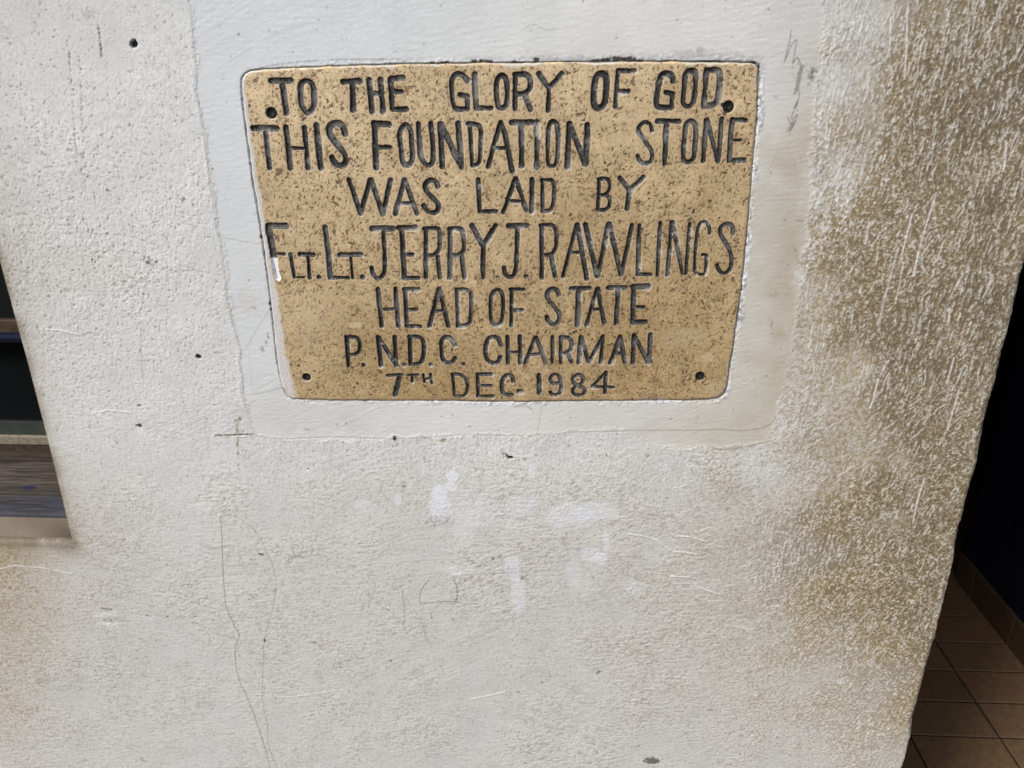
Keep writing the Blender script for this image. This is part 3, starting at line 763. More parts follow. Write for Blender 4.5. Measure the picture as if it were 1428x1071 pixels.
# (sheet, letter, worn 0..1, [(kind, width, points)...]) : l = straight run, c = curve, o = closed curve
LET = [
 ('A', 'T', 0, [('l', 38, [(228, 196), (392, 194)]), ('l', 38, [(320, 205), (355, 462)])]),
 ('A', 'O', 0, [('o', 36, [(525, 190), (572, 225), (586, 310), (585, 400), (545, 456), (505, 446), (482, 390), (472, 290), (480, 215)])]),
 ('A', 'T', 0, [('l', 40, [(828, 204), (962, 200)]), ('l', 40, [(902, 215), (909, 436)])]),
 ('A', 'H', .1, [('l', 36, [(1040, 190), (1065, 450)]), ('l', 36, [(1135, 188), (1158, 450)]), ('l', 30, [(1055, 300), (1145, 305)])]),
 ('A', 'E', 0, [('l', 36, [(1218, 185), (1234, 428)]), ('l', 36, [(1225, 178), (1322, 172)]), ('l', 34, [(1230, 286), (1312, 284)]), ('l', 36, [(1240, 432), (1348, 433)])]),
 ('B', 'G', .2, [('c', 34, [(430, 195), (390, 150), (340, 140), (302, 190), (298, 280), (310, 390), (345, 428), (430, 430)]), ('l', 32, [(430, 425), (428, 325), (365, 310)])]),
 ('B', 'L', .1, [('l', 34, [(490, 142), (502, 420)]), ('l', 32, [(505, 424), (625, 420)])]),
 ('B', 'O', .1, [('o', 34, [(715, 150), (752, 190), (758, 300), (750, 395), (715, 422), (682, 400), (670, 300), (670, 200)])]),
 ('B', 'R', .15, [('l', 34, [(825, 142), (823, 430)]), ('c', 34, [(820, 142), (905, 142), (948, 180), (945, 255), (900, 296), (832, 303)]), ('l', 34, [(905, 308), (952, 436)])]),
 ('B', 'Y', .15, [('l', 34, [(1022, 138), (1100, 255)]), ('l', 34, [(1212, 138), (1105, 255)]), ('l', 34, [(1104, 255), (1100, 440)])]),
 ('C', 'O', 0, [('o', 40, [(110, 138), (150, 168), (152, 280), (135, 385), (90, 424), (52, 395), (47, 290), (67, 172)])]),
 ('C', 'F', .45, [('l', 30, [(250, 112), (228, 410)]), ('l', 30, [(250, 112), (385, 114)]), ('l', 30, [(238, 285), (338, 282)])]),
 ('C', 'G', .1, [('c', 36, [(706, 205), (700, 160), (650, 135), (605, 160), (585, 260), (570, 375), (592, 412), (690, 415)]), ('l', 36, [(694, 412), (700, 305), (645, 292)])]),
 ('C', 'O', .1, [('o', 36, [(850, 112), (890, 132), (890, 250), (874, 368), (835, 408), (792, 380), (797, 250), (812, 142)])]),
 ('C', 'D', .1, [('l', 36, [(985, 108), (962, 398)]), ('c', 36, [(985, 106), (1060, 106), (1094, 140), (1090, 260), (1075, 358), (1032, 398), (962, 404)])]),
 ('C', '.', 0, [('l', 22, [(1117, 394), (1119, 396)])]),
 ('A', 'T', .2, [('l', 40, [(75, 588), (280, 590)]), ('l', 34, [(182, 610), (215, 918)])]),
 ('A', 'H', .1, [('l', 38, [(350, 580), (388, 920)]), ('l', 34, [(505, 585), (535, 920)]), ('l', 28, [(375, 755), (515, 755)])]),
 ('A', 'I', 0, [('l', 40, [(605, 568), (640, 915)])]),
 ('A', 'S', 0, [('c', 42, [(842, 632), (820, 568), (770, 548), (722, 572), (710, 615), (742, 680), (808, 760), (848, 825), (845, 880), (800, 898), (756, 870), (735, 832)])]),
 ('A', 'F', 0, [('l', 38, [(1085, 545), (1100, 915)]), ('l', 40, [(1082, 548), (1205, 558)]), ('l', 34, [(1092, 748), (1215, 748)])]),
 ('A', 'O', 0, [('o', 34, [(1335, 565), (1382, 600), (1395, 720), (1398, 855), (1360, 896), (1322, 868), (1306, 760), (1294, 640)])]),
 ('B', 'U', 0, [('c', 34, [(22, 552), (32, 700), (46, 830), (90, 893), (136, 878), (146, 800), (136, 670), (126, 548)])]),
 ('B', 'N', 0, [('l', 38, [(205, 560), (220, 908)]), ('l', 38, [(212, 562), (378, 912)]), ('l', 38, [(350, 552), (380, 905)])]),
 ('B', 'D', .2, [('l', 28, [(450, 560), (466, 888)]), ('c', 28, [(432, 550), (508, 560), (540, 612), (535, 800), (520, 878), (470, 898)])]),
 ('B', 'A', .25, [('l', 34, [(702, 540), (602, 908)]), ('l', 36, [(704, 540), (742, 640), (800, 945)]), ('l', 26, [(652, 755), (765, 755)])]),
 ('B', 'T', .15, [('l', 38, [(795, 542), (965, 540)]), ('l', 36, [(875, 560), (880, 900)])]),
 ('B', 'I', .75, [('l', 34, [(1005, 534), (1006, 915)])]),
 ('B', 'O', .2, [('o', 30, [(1140, 532), (1176, 570), (1180, 720), (1168, 868), (1130, 903), (1096, 870), (1096, 720), (1106, 570)])]),
 ('B', 'N', 0, [('l', 38, [(1274, 552), (1256, 908)]), ('l', 36, [(1276, 555), (1405, 885)]), ('l', 38, [(1424, 562), (1412, 885)])]),
 ('C', 'S', .6, [('c', 28, [(530, 610), (515, 557), (470, 542), (427, 575), (427, 622), (470, 690), (528, 780), (524, 858), (470, 882), (432, 858), (412, 818)])]),
 ('C', 'T', .1, [('l', 32, [(575, 530), (758, 530)]), ('l', 34, [(655, 545), (636, 886)])]),
 ('C', 'O', .15, [('o', 33, [(850, 530), (893, 570), (890, 700), (878, 828), (835, 866), (792, 838), (797, 700), (812, 570)])]),
 ('C', 'N', .25, [('l', 32, [(982, 520), (956, 858)]), ('l', 30, [(990, 522), (1078, 862)]), ('l', 32, [(1110, 512), (1082, 862)])]),
 ('C', 'E', .1, [('l', 34, [(1195, 518), (1172, 860)]), ('l', 30, [(1198, 516), (1312, 522)]), ('l', 24, [(1185, 690), (1266, 688)]), ('l', 34, [(1172, 858), (1296, 855)])]),
 ('D', 'W', 0, [('l', 34, [(875, 64), (970, 342)]), ('l', 34, [(972, 342), (1052, 66)]), ('l', 34, [(1060, 66), (1154, 348)]), ('l', 34, [(1155, 348), (1220, 68)])]),
 ('D', 'A', .15, [('l', 32, [(1335, 66), (1260, 348)]), ('l', 34, [(1338, 66), (1440, 342)]), ('l', 24, [(1292, 258), (1402, 258)])]),
 ('E', 'S', .05, [('c', 36, [(184, 118), (160, 77), (112, 72), (77, 110), (97, 170), (150, 225), (188, 280), (170, 328), (120, 334), (82, 305), (67, 278)])]),
 ('E', 'L', .3, [('l', 32, [(520, 62), (530, 325)]), ('l', 30, [(532, 330), (668, 328)])]),
 ('E', 'A', .1, [('l', 32, [(825, 57), (727, 333)]), ('l', 34, [(830, 57), (918, 318)]), ('l', 22, [(778, 240), (885, 240)])]),
 ('E', 'I', .6, [('l', 34, [(964, 62), (960, 328)])]),
 ('E', 'D', .15, [('l', 28, [(1050, 75), (1052, 320)]), ('c', 28, [(1042, 68), (1125, 70), (1148, 122), (1145, 240), (1115, 313), (1052, 325)])]),
 ('F', 'B', .15, [('l', 28, [(95, 60), (82, 310)]), ('c', 27, [(88, 60), (160, 60), (180, 95), (174, 150), (142, 184), (100, 194)]), ('c', 27, [(150, 190), (180, 222), (175, 288), (140, 314), (86, 315)])]),
 ('F', 'Y', .2, [('l', 30, [(262, 47), (345, 152)]), ('l', 32, [(457, 42), (350, 152)]), ('l', 34, [(346, 150), (325, 306)])]),
 ('D', 'F', 0, [('l', 50, [(206, 452), (250, 705)]), ('l', 42, [(200, 446), (352, 448)]), ('l', 22, [(270, 676), (338, 680)]), ('l', 40, [(250, 715), (285, 876)])]),
 ('D', 'L', .1, [('l', 26, [(390, 682), (422, 870)]), ('l', 22, [(422, 876), (498, 872)])]),
 ('D', 'T', .15, [('l', 34, [(468, 682), (582, 685)]), ('l', 28, [(534, 690), (550, 878)])]),
 ('D', '.', 0, [('l', 38, [(626, 872), (629, 873)])]),
 ('D', 'L', .35, [('l', 38, [(676, 458), (700, 640), (722, 876)]), ('l', 32, [(732, 876), (866, 876)])]),
 ('D', 'T', .3, [('l', 36, [(800, 685), (975, 685)]), ('l', 24, [(890, 710), (905, 878)])]),
 ('D', '.', 0, [('l', 38, [(984, 870), (986, 871)])]),
 ('D', 'J', .3, [('l', 40, [(1066, 468), (1240, 470)]), ('c', 32, [(1160, 482), (1168, 640), (1172, 780), (1160, 848), (1120, 883), (1082, 858), (1062, 795)])]),
 ('D', 'E', .15, [('l', 36, [(1310, 470), (1335, 876)]), ('l', 36, [(1285, 462), (1425, 460)]), ('l', 32, [(1332, 685), (1398, 685)]), ('l', 32, [(1332, 880), (1450, 878)])]),
 ('E', 'R', .45, [('l', 34, [(85, 478), (85, 874)]), ('c', 32, [(70, 470), (186, 472), (200, 560), (194, 640), (150, 688), (92, 692)]), ('l', 32, [(182, 702), (200, 874)])]),
 ('E', 'R', .5, [('l', 36, [(287, 480), (284, 876)]), ('c', 34, [(274, 472), (376, 476), (400, 560), (394, 658), (350, 690), (292, 692)]), ('l', 34, [(382, 702), (404, 874)])]),
 ('E', 'Y', .1, [('l', 36, [(467, 444), (555, 612)]), ('l', 36, [(662, 440), (560, 612)]), ('l', 36, [(560, 612), (558, 874)])]),
 ('E', 'J', .1, [('l', 38, [(770, 448), (920, 445)]), ('c', 33, [(845, 460), (838, 620), (834, 760), (818, 848), (776, 873), (742, 840), (733, 795)])]),
 ('E', '.', 0, [('l', 34, [(914, 865), (916, 866)])]),
 ('E', 'R', .2, [('l', 32, [(1045, 450), (1044, 876)]), ('c', 31, [(1036, 442), (1128, 442), (1165, 492), (1164, 608), (1130, 676), (1050, 690)]), ('l', 31, [(1122, 692), (1156, 868)])]),
 ('E', 'A', .3, [('l', 30, [(1335, 440), (1222, 866)]), ('l', 34, [(1342, 440), (1418, 886)]), ('l', 24, [(1278, 668), (1388, 668)])]),
 ('F', 'W', .2, [('l', 34, [(-20, 436), (78, 866)]), ('l', 34, [(82, 866), (170, 434)]), ('l', 34, [(180, 434), (274, 852)]), ('l', 32, [(276, 852), (368, 438)])]),
 ('F', 'L', .5, [('l', 32, [(425, 444), (415, 843)]), ('l', 28, [(412, 850), (518, 850)])]),
 ('F', 'I', .25, [('l', 28, [(600, 418), (575, 856)])]),
 ('F', 'N', .5, [('l', 30, [(694, 417), (660, 856)]), ('l', 28, [(702, 417), (785, 846)]), ('l', 28, [(845, 428), (812, 846)])]),
 ('F', 'G', .65, [('c', 24, [(1010, 508), (1004, 452), (965, 417), (922, 442), (900, 560), (885, 778), (902, 842), (968, 850)]), ('l', 24, [(974, 846), (984, 692), (952, 686)])]),
 ('F', 'S', .1, [('c', 30, [(1204, 508), (1198, 452), (1150, 432), (1102, 462), (1102, 518), (1150, 600), (1188, 690), (1183, 788), (1140, 838), (1096, 823), (1072, 772)])]),
 ('G', 'H', .2, [('l', 34, [(400, 78), (430, 386)]), ('l', 34, [(545, 73), (570, 386)]), ('l', 26, [(422, 250), (542, 245)])]),
 ('G', 'E', .15, [('l', 32, [(625, 85), (640, 386)]), ('l', 32, [(618, 80), (736, 80)]), ('l', 30, [(632, 250), (716, 248)]), ('l', 30, [(642, 388), (752, 388)])]),
 ('G', 'A', .25, [('l', 34, [(905, 78), (827, 386)]), ('l', 34, [(910, 78), (984, 386)]), ('l', 26, [(874, 262), (948, 258)])]),
 ('G', 'D', .3, [('l', 30, [(1055, 85), (1065, 384)]), ('c', 30, [(1048, 80), (1136, 86), (1174, 132), (1170, 300), (1150, 368), (1062, 388)])]),
 ('H', 'O', .25, [('o', 30, [(80, 86), (122, 120), (130, 240), (114, 348), (75, 378), (37, 350), (24, 240), (37, 120)])]),
 ('H', 'F', .15, [('l', 28, [(200, 82), (196, 382)]), ('l', 32, [(190, 82), (297, 82)]), ('l', 28, [(202, 255), (287, 255)])]),
 ('H', 'S', .05, [('c', 34, [(590, 128), (574, 87), (530, 77), (497, 110), (502, 160), (560, 230), (598, 290), (588, 348), (550, 373), (507, 345), (492, 308)])]),
 ('H', 'T', .35, [('l', 34, [(695, 75), (846, 72)]), ('l', 40, [(755, 85), (746, 376)])]),
 ('H', 'A', .25, [('l', 32, [(910, 78), (822, 376)]), ('l', 34, [(916, 78), (968, 361)]), ('l', 26, [(864, 250), (936, 246)])]),
 ('H', 'T', .1, [('l', 36, [(1004, 68), (1142, 68)]), ('l', 34, [(1085, 80), (1066, 366)])]),
 ('H', 'E', 0, [('l', 38, [(1213, 64), (1205, 352)]), ('l', 42, [(1208, 60), (1330, 58)]), ('l', 32, [(1217, 230), (1296, 230)]), ('l', 38, [(1204, 355), (1312, 352)])]),
 ('G', 'P', .15, [('l', 34, [(140, 478), (155, 716)]), ('c', 32, [(134, 476), (218, 482), (248, 520), (244, 588), (210, 622), (156, 625)])]),
 ('G', '.', .2, [('l', 32, [(279, 710), (281, 711)])]),
 ('G', 'N', .3, [('l', 36, [(400, 478), (424, 712)]), ('l', 34, [(404, 478), (552, 712)]), ('l', 34, [(538, 478), (549, 690)])]),
 ('G', '.', .1, [('l', 32, [(617, 705), (619, 706)])]),
 ('G', 'D', .1, [('l', 34, [(665, 480), (668, 703)]), ('c', 33, [(658, 476), (750, 481), (780, 540), (774, 640), (742, 698), (670, 703)])]),
 ('G', '.', .1, [('l', 30, [(837, 705), (839, 706)])]),
 ('G', 'C', .25, [('c', 34, [(1040, 545), (1010, 492), (960, 477), (926, 520), (930, 630), (960, 686), (1010, 688), (1040, 652)])]),
 ('G', '.', .3, [('l', 30, [(1111, 700), (1113, 701)])]),
 ('H', 'C', .3, [('c', 34, [(113, 545), (90, 492), (50, 477), (2, 500), (-18, 580), (-4, 658), (45, 692), (88, 680), (105, 642)])]),
 ('H', 'H', .1, [('l', 32, [(165, 475), (170, 692)]), ('l', 32, [(268, 472), (272, 692)]), ('l', 26, [(172, 605), (268, 600)])]),
 ('H', 'A', .15, [('l', 32, [(400, 478), (312, 692)]), ('l', 32, [(405, 478), (484, 692)]), ('l', 24, [(354, 620), (442, 615)])]),
 ('H', 'I', .1, [('l', 30, [(538, 472), (538, 692)])]),
 ('H', 'R', .25, [('l', 30, [(610, 475), (605, 692)]), ('c', 30, [(608, 482), (668, 482), (700, 522), (690, 578), (650, 608), (612, 614)]), ('l', 30, [(672, 622), (698, 686)])]),
 ('H', 'M', .25, [('l', 34, [(775, 478), (757, 688)]), ('l', 32, [(778, 478), (838, 682)]), ('l', 30, [(842, 682), (956, 474)]), ('l', 32, [(960, 472), (940, 690)])]),
 ('H', 'A', .1, [('l', 34, [(1100, 472), (1018, 690)]), ('l', 34, [(1102, 472), (1140, 686)]), ('l', 30, [(1058, 615), (1122, 612)])]),
 ('H', 'N', .05, [('l', 34, [(1215, 462), (1205, 690)]), ('l', 34, [(1218, 464), (1332, 686)]), ('l', 34, [(1352, 458), (1340, 686)])]),
 ('G', '7', .05, [('l', 28, [(482, 796), (598, 792)]), ('l', 40, [(578, 812), (542, 955)])]),
 ('G', 'T', .2, [('l', 24, [(642, 795), (732, 792)]), ('l', 24, [(680, 800), (684, 846)])]),
 ('G', 'H', .2, [('l', 22, [(775, 790), (786, 850)]), ('l', 22, [(835, 786), (846, 860)]), ('l', 18, [(780, 826), (840, 822)])]),
 ('G', 'D', .2, [('l', 28, [(1020, 790), (1036, 962)]), ('c', 28, [(1014, 786), (1086, 791), (1138, 842), (1140, 918), (1110, 962), (1042, 968)])]),
 ('G', 'E', .15, [('l', 30, [(1225, 788), (1232, 962)]), ('l', 30, [(1220, 786), (1342, 785)]), ('l', 28, [(1228, 880), (1336, 880)]), ('l', 30, [(1230, 965), (1352, 967)])]),
 ('H', 'C', .2, [('c', 32, [(214, 843), (204, 802), (160, 792), (126, 830), (117, 900), (142, 948), (203, 954)])]),
 ('H', '.', .3, [('l', 38, [(262, 925), (278, 926)])]),
 ('H', '1', .15, [('l', 36, [(425, 792), (430, 938)])]),
 ('H', '9', .15, [('c', 28, [(602, 852), (550, 863), (522, 830), (537, 792), (580, 787), (604, 830), (610, 900), (590, 948), (542, 954), (522, 932)])]),
 ('H', '8', .15, [('o', 28, [(755, 787), (793, 815), (780, 860), (750, 873), (717, 855), (707, 815)]), ('o', 29, [(755, 882), (803, 905), (803, 938), (760, 958), (717, 944), (710, 907)])]),
 ('H', '4', .2, [('l', 26, [(983, 768), (872, 882)]), ('l', 26, [(874, 885), (1045, 894)]), ('l', 30, [(980, 770), (975, 936)])]),
]
SQ = 0.00058
sx0, sx1 = STONE[:, 0].min() - 0.002, STONE[:, 0].max() + 0.002
sz0, sz1 = STONE[:, 1].min() - 0.002, STONE[:, 1].max() + 0.002
nsx = int((sx1 - sx0) / SQ) + 1; nsz = int((sz1 - sz0) / SQ) + 1
GXs, GZs = np.meshgrid(sx0 + SQ * np.arange(nsx), sz0 + SQ * np.arange(nsz))
GXs = GXs.astype(np.float32); GZs = GZs.astype(np.float32)
ss = GXs.shape
qx, qy = project(GXs, GZs)
m_big = gnoise(ss, SQ, 0.05, 0.05, 51); m_mid = gnoise(ss, SQ, 0.014, 0.014, 52); m_sm = gnoise(ss, SQ, 0.004, 0.004, 53); m_fi = gnoise(ss, SQ, 0.0009, 0.0009, 54)
sd = sdf(GXs, GZs, STONE) + 0.0004 * m_sm
hs = 0.00035 * m_big + 0.0001 * m_mid + 0.00003 * m_fi
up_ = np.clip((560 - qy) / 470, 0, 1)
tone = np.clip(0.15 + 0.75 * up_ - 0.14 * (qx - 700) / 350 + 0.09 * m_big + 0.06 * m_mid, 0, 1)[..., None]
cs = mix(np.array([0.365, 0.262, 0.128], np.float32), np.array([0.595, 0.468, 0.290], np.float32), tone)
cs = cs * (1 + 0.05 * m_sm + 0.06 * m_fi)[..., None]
def swin(x0, x1, z0, z1):
    i0 = max(0, int((x0 - sx0) / SQ) - 1); i1 = min(nsx, int((x1 - sx0) / SQ) + 3)
    j0 = max(0, int((z0 - sz0) / SQ) - 1); j1 = min(nsz, int((z1 - sz0) / SQ) + 3)
    return (slice(j0, j1), slice(i0, i1)) if i1 - i0 > 1 and j1 - j0 > 1 else None
# chips of aggregate
rs = random.Random(21)
def chip(x, z, a, b, th, col, al, dh):
    s = swin(x - a * 1.3, x + a * 1.3, z - a * 1.3, z + a * 1.3)
    if s is None: return
    dx, dz = GXs[s] - x, GZs[s] - z
    ca, sa = math.cos(th), math.sin(th)
    q = np.hypot((dx * ca + dz * sa) / a, (-dx * sa + dz * ca) / b) + 0.12 * m_fi[s] + .1 * m_sm[s]
    k = al * (1 - sstep(0.7, 1.25, q))
    cs[s] = cs[s] * (1 - k[..., None]) + np.array(col, np.float32) * k[..., None]
    hs[s] -= dh * k
dens = gnoise((60, 90), 1, 4, 4, 77)
browns = [(.10, .055, .025), (.16, .095, .045), (.22, .135, .065), (.07, .045, .03), (.28, .19, .10)]
for _ in range(38000):
    x, z = rs.uniform(sx0, sx1), rs.uniform(sz0, sz1)
    d = dens[int((z - sz0) / (sz1 - sz0) * 59), int((x - sx0) / (sx1 - sx0) * 89)]
    if rs.random() > 0.80 + 0.12 * d: continue
    a = rs.lognormvariate(math.log(0.00105), 0.45)
    chip(x, z, a, a * rs.uniform(.26, .5), rs.choice([rs.gauss(1.1, .5), rs.uniform(0, 3.14)]), rs.choice(browns), rs.uniform(.7, 1.0), 0.00012)
for _ in range(230):
    a = rs.uniform(.0018, .0034)
    chip(rs.uniform(sx0, sx1), rs.uniform(sz0, sz1), a, a * rs.uniform(.45, .85), rs.uniform(0, 3.14), rs.choice([(.20, .13, .065), (.25, .165, .085), (.17, .115, .06)]), rs.uniform(.5, .85), 0.00005)
for _ in range(3000):
    a = rs.uniform(.0008, .0018)
    chip(rs.uniform(sx0, sx1), rs.uniform(sz0, sz1), a, a * rs.uniform(.4, .9), rs.uniform(0, 3.14), (.66, .52, .32), rs.uniform(.2, .5), 0)
for px, py in [(905, 277), (832, 332), (845, 318), (896, 319), (1003, 304), (968, 293), (967, 296), (923, 453), (800, 463), (467, 497), (417, 510), (680, 170), (844, 227), (873, 215), (866, 204), (884, 388), (740, 314), (682, 315), (591, 424), (1044, 200), (798, 125), (789, 128), (504, 311)]:
    x, z = wallpt(px, py)
    chip(x, z, rs.uniform(.0011, .0019), rs.uniform(.0008, .0013), rs.uniform(0, 3), (.02, .015, .012), 1.0, 0.0006)
def sline(pts, w, a, col, dh=0.0):
    P = wallpts(spline(pts)); w /= 1000
    s = swin(P[:, 0].min() - .004, P[:, 0].max() + .004, P[:, 1].min() - .004, P[:, 1].max() + .004)
    d = polydist(GXs[s], GZs[s], P)
    k = a * np.exp(-(d / w) ** 2)
    cs[s] = cs[s] * (1 - k[..., None]) + np.array(col, np.float32) * k[..., None]
    hs[s] -= dh * k
for pts, a in [([(409, 273), (407, 285), (411, 300), (414, 312), (413, 326)], .6), ([(969, 508), (963, 525), (961, 550)], .6), ([(405, 428), (405, 422), (410, 425), (406, 430)], .4),
               ([(424, 420), (421, 430), (428, 432), (432, 425)], .4), ([(438, 415), (434, 425), (440, 438), (442, 430)], .4), ([(446, 435), (453, 442), (460, 450)], .5), ([(457, 433), (450, 440), (447, 446)], .45),
               ([(430, 505), (445, 510), (465, 520), (480, 540)], .3), ([(470, 455), (458, 465), (440, 475)], .3), ([(400, 470), (440, 463), (470, 462)], .3), ([(412, 527), (420, 527)], .7),
               ([(440, 540), (470, 548), (520, 540)], .25), ([(560, 120), (556, 135)], .2), ([(495, 255), (497, 235), (487, 205)], .2)]:
    sline(pts, 0.5, a, (.12, .085, .045), 0.0002)
# scuffs
for px, py, rx, ry, a in [(985, 498, 14, 8, .35), (495, 453, 8, 4, .6), (960, 470, 30, 12, .2), (430, 440, 40, 30, .18), (890, 165, 60, 6, .22), (1000, 540, 18, 8, .25), (700, 140, 60, 30, .10)]:
    q = np.hypot((qx - px) / rx, (qy - py) / ry) + .35 * m_sm + .2 * m_fi
    cs = mix(cs, np.array([.64, .53, .37], np.float32), (a * (1 - sstep(.7, 1.2, q)))[..., None])

# engraved strokes
lid = np.full(ss, -1, np.int32)
ldist = np.full(ss, 1e9, np.float32)
cut = np.zeros(ss, np.float32)
MM = 0.0009 * K
cpaint = np.zeros(ss + (3,), np.float32); cpaint[:] = (.04, .039, .037)
rim = np.zeros(ss, np.float32)
halo = np.zeros(ss, np.float32)
for li, (sh, chv, worn, strokes) in enumerate(LET):
    ox, oy = ORG[sh]
    best = None; P_all = []
    for kind, w, pts in strokes:
        P = [(ox + x * K, oy + y * K) for x, y in pts]
        if kind in 'co': P = spline(P, 6, kind == 'o')
        P_all.append((wallpts(P), w * MM * 0.63))
    allp = np.concatenate([p for p, _ in P_all])
    s = swin(allp[:, 0].min() - .012, allp[:, 0].max() + .012, allp[:, 1].min() - .012, allp[:, 1].max() + .012)
    X, Z = GXs[s], GZs[s]
    e = np.full(X.shape, -1e9, np.float32)
    for P, r in P_all:
        e = np.maximum(e, r - polydist(X, Z, P))
    e = e + 0.00035 * m_sm[s] + 0.00018 * m_fi[s]            # >0 in the groove
    dep = 0.0029 if chv != '.' else 0.0018
    prof = sstep(-0.0003, 0.0015, e)
    c_old = cut[s]; cut[s] = np.maximum(c_old, dep * prof)
    rim[s] = np.maximum(rim[s], np.exp(-((e + 0.0006) / 0.0006) ** 2))
    halo[s] = np.maximum(halo[s], sstep(-0.007, 0, e))
    m = (e > 0) & (-e < ldist[s])
    sub = lid[s]; sub[m] = li; lid[s] = sub
    sub = ldist[s]; sub[m] = -e[m]; ldist[s] = sub
    # paint: charcoal, greyer where worn, chalky along some edges
    base = np.array([.036, .035, .033], np.float32)
    mid = sstep(0.0004, 0.0020, e)                       # scraped and faded along the bottom of the cut
    g = np.clip((0.30 + 0.45 * m_sm[s] + 0.35 * m_mid[s] + 0.35 * m_fi[s] + 0.4 * worn) * (0.25 + 0.75 * mid), 0, 1)
    col = mix(base, np.array([.135, .13, .122], np.float32), g[..., None])
    ch = sstep(0.55 - 0.7 * worn, 1.25 - 0.6 * worn, m_sm[s] + 0.6 * m_fi[s] + 0.6 * (0.0012 - e) / 0.0012 - .45)
    col = mix(col, np.array([.42, .39, .34], np.float32), (np.clip(ch, 0, 1) * (.34 + .66 * min(1, worn * 1.3)))[..., None])
    if (sh, chv) == ('D', 'F'):
        x_, z_ = wallpt(340 + 250 * K, 240 + 712 * K)
        col = np.where((Z < z_ + 0.0006 * m_sm[s])[..., None], np.array([.78, .79, .82], np.float32), col)
    sub = cpaint[s]; sub[m] = col[m]; cpaint[s] = sub
groove = lid >= 0
# sunk screws
SCREWS = [(340 + 228 * K, 80 + 465 * K, 0.0066), (820 + 1168 * K, 80 + 408 * K, 0.0066), (360 + 520 / 7.65, 440 + 656 / 7.65, 0.0060), (940 + 277 / 7.65, 440 + 648 / 7.65, 0.0058)]
for px, py, r in SCREWS:
    x, z = wallpt(px, py)
    d = np.hypot(GXs - x, GZs - z) + 0.0003 * m_sm
    cut = np.maximum(cut, 0.0036 * sstep(r + 0.0007, r - 0.0003, d))
    ring = np.exp(-((d - r - 0.0008) / 0.0007) ** 2)  # lit rim of the screw hole, painted into the stone colour
    cs = mix(cs, np.array([.62, .55, .45], np.float32), (ring * .8 * np.clip(.4 + .6 * m_sm, 0, 1))[..., None])
    cs = mix(cs, np.array([.04, .035, .03], np.float32), sstep(r + .0006, r, d)[..., None])
# worked rim of the letters: brighter broken edge, darker stain around
cs = mix(cs, cs * np.array([.74, .66, .56], np.float32), (0.5 * halo * np.clip(.6 + .2 * m_mid, 0, 1))[..., None])
cs = mix(cs, np.array([.62, .53, .40], np.float32), (rim * np.clip(.26 + .5 * m_sm + .15 * m_fi, 0, .8) * (~groove))[..., None])
# plaster smeared over the margins
lw = np.interp(qy, [90, 130, 250, 400, 450, 545, 560], [2, 5.5, 6, 9, 13, 19, 8]) * 0.0009
lefts = sdf(GXs, GZs, np.array([(STONE[:, 0].min() - 1, -2), (STONE[:, 0].min() + .08, -2), (STONE[:, 0].min() + .08, 2), (STONE[:, 0].min() - 1, 2)]))
onleft = sstep(0.03, 0.015, GXs - np.interp(GZs, [sz0, sz1], [STONE[22:, 0].max(), STONE[22:, 0].min()]) * 0 - np.float32(sx0))
smear = sstep(lw + .0016, lw - .0012, sd + 0.0004 * m_sm + 0.0007 * m_mid + .0003 * m_fi) * onleft
tb = sstep(0.0026, 0.0008, sd + 0.0014 * m_sm + 0.0006 * m_mid) * (1 - onleft)
cs = mix(cs, np.array([.60, .59, .585], np.float32), (np.clip(smear, 0, 1) * .92)[..., None])
cs = mix(cs, np.array([.62, .58, .51], np.float32), (tb * np.where(qy < 120, .75, .35))[..., None])
tipband = sstep(0.006, 0.002, sd) * (qy > 540)
cs = mix(cs, np.array([.26, .17, .09], np.float32), (tipband * .35)[..., None])
edge_r = 0.0028
ys = -0.0006 - hs + cut + rounding(np.clip(sd - 0.0002, 0, None), edge_r) * (sd < edge_r + .0002)
ys = np.where(sd < 0.0002, 0.0025 + np.clip(-sd, 0, .002) * 5, ys)
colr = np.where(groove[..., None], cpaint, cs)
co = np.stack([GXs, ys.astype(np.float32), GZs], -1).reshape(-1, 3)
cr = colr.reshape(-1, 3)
idx = np.arange(nsz * nsx).reshape(nsz, nsx)
quads = np.stack([idx[:-1, :-1], idx[:-1, 1:], idx[1:, 1:], idx[1:, :-1]], -1)
sdq = np.minimum(np.minimum(sd[:-1, :-1], sd[1:, 1:]), np.minimum(sd[:-1, 1:], sd[1:, :-1]))
lq = np.where((lid[:-1, :-1] >= 0), lid[:-1, :-1], np.where(lid[1:, 1:] >= 0, lid[1:, 1:], -1))
gq = groove.astype(int); gq = gq[:-1, :-1] + gq[1:, 1:] + gq[:-1, 1:] + gq[1:, :-1]
lq = np.where(gq >= 3, lq, -1)
ok = sdq > -0.0018
plaque = empty('foundation_stone', (-0.068, 0.0, STONE[:, 1].min()))
tag(plaque, 'tan speckled stone plaque with engraved charcoal lettering set in the white wall', 'plaque')
off = np.array([-0.068, 0, STONE[:, 1].min()], np.float32)
v_, q_, c_ = submesh(co, quads[ok & (lq < 0)].reshape(-1, 4), cr)
big_mesh('slab', v_ - off, q_, c_, M_stone, plaque)
for li, (sh, chv, worn, strokes) in enumerate(LET):
    f = quads[ok & (lq == li)].reshape(-1, 4)
    if not len(f): continue
    v_, q_, c_ = submesh(co, f, cr)
    ctr = v_.mean(0)
    nm = 'full_stop' if chv == '.' else ('numeral' if chv.isdigit() else 'letter')
    o = big_mesh(nm, v_ - ctr, q_, c_, M_letter, plaque)
    o.location = Vector((ctr - off).tolist())
    if (sh, chv) == ('D', 'F'): o['label'] = 'letter F with its foot filled with white paint'
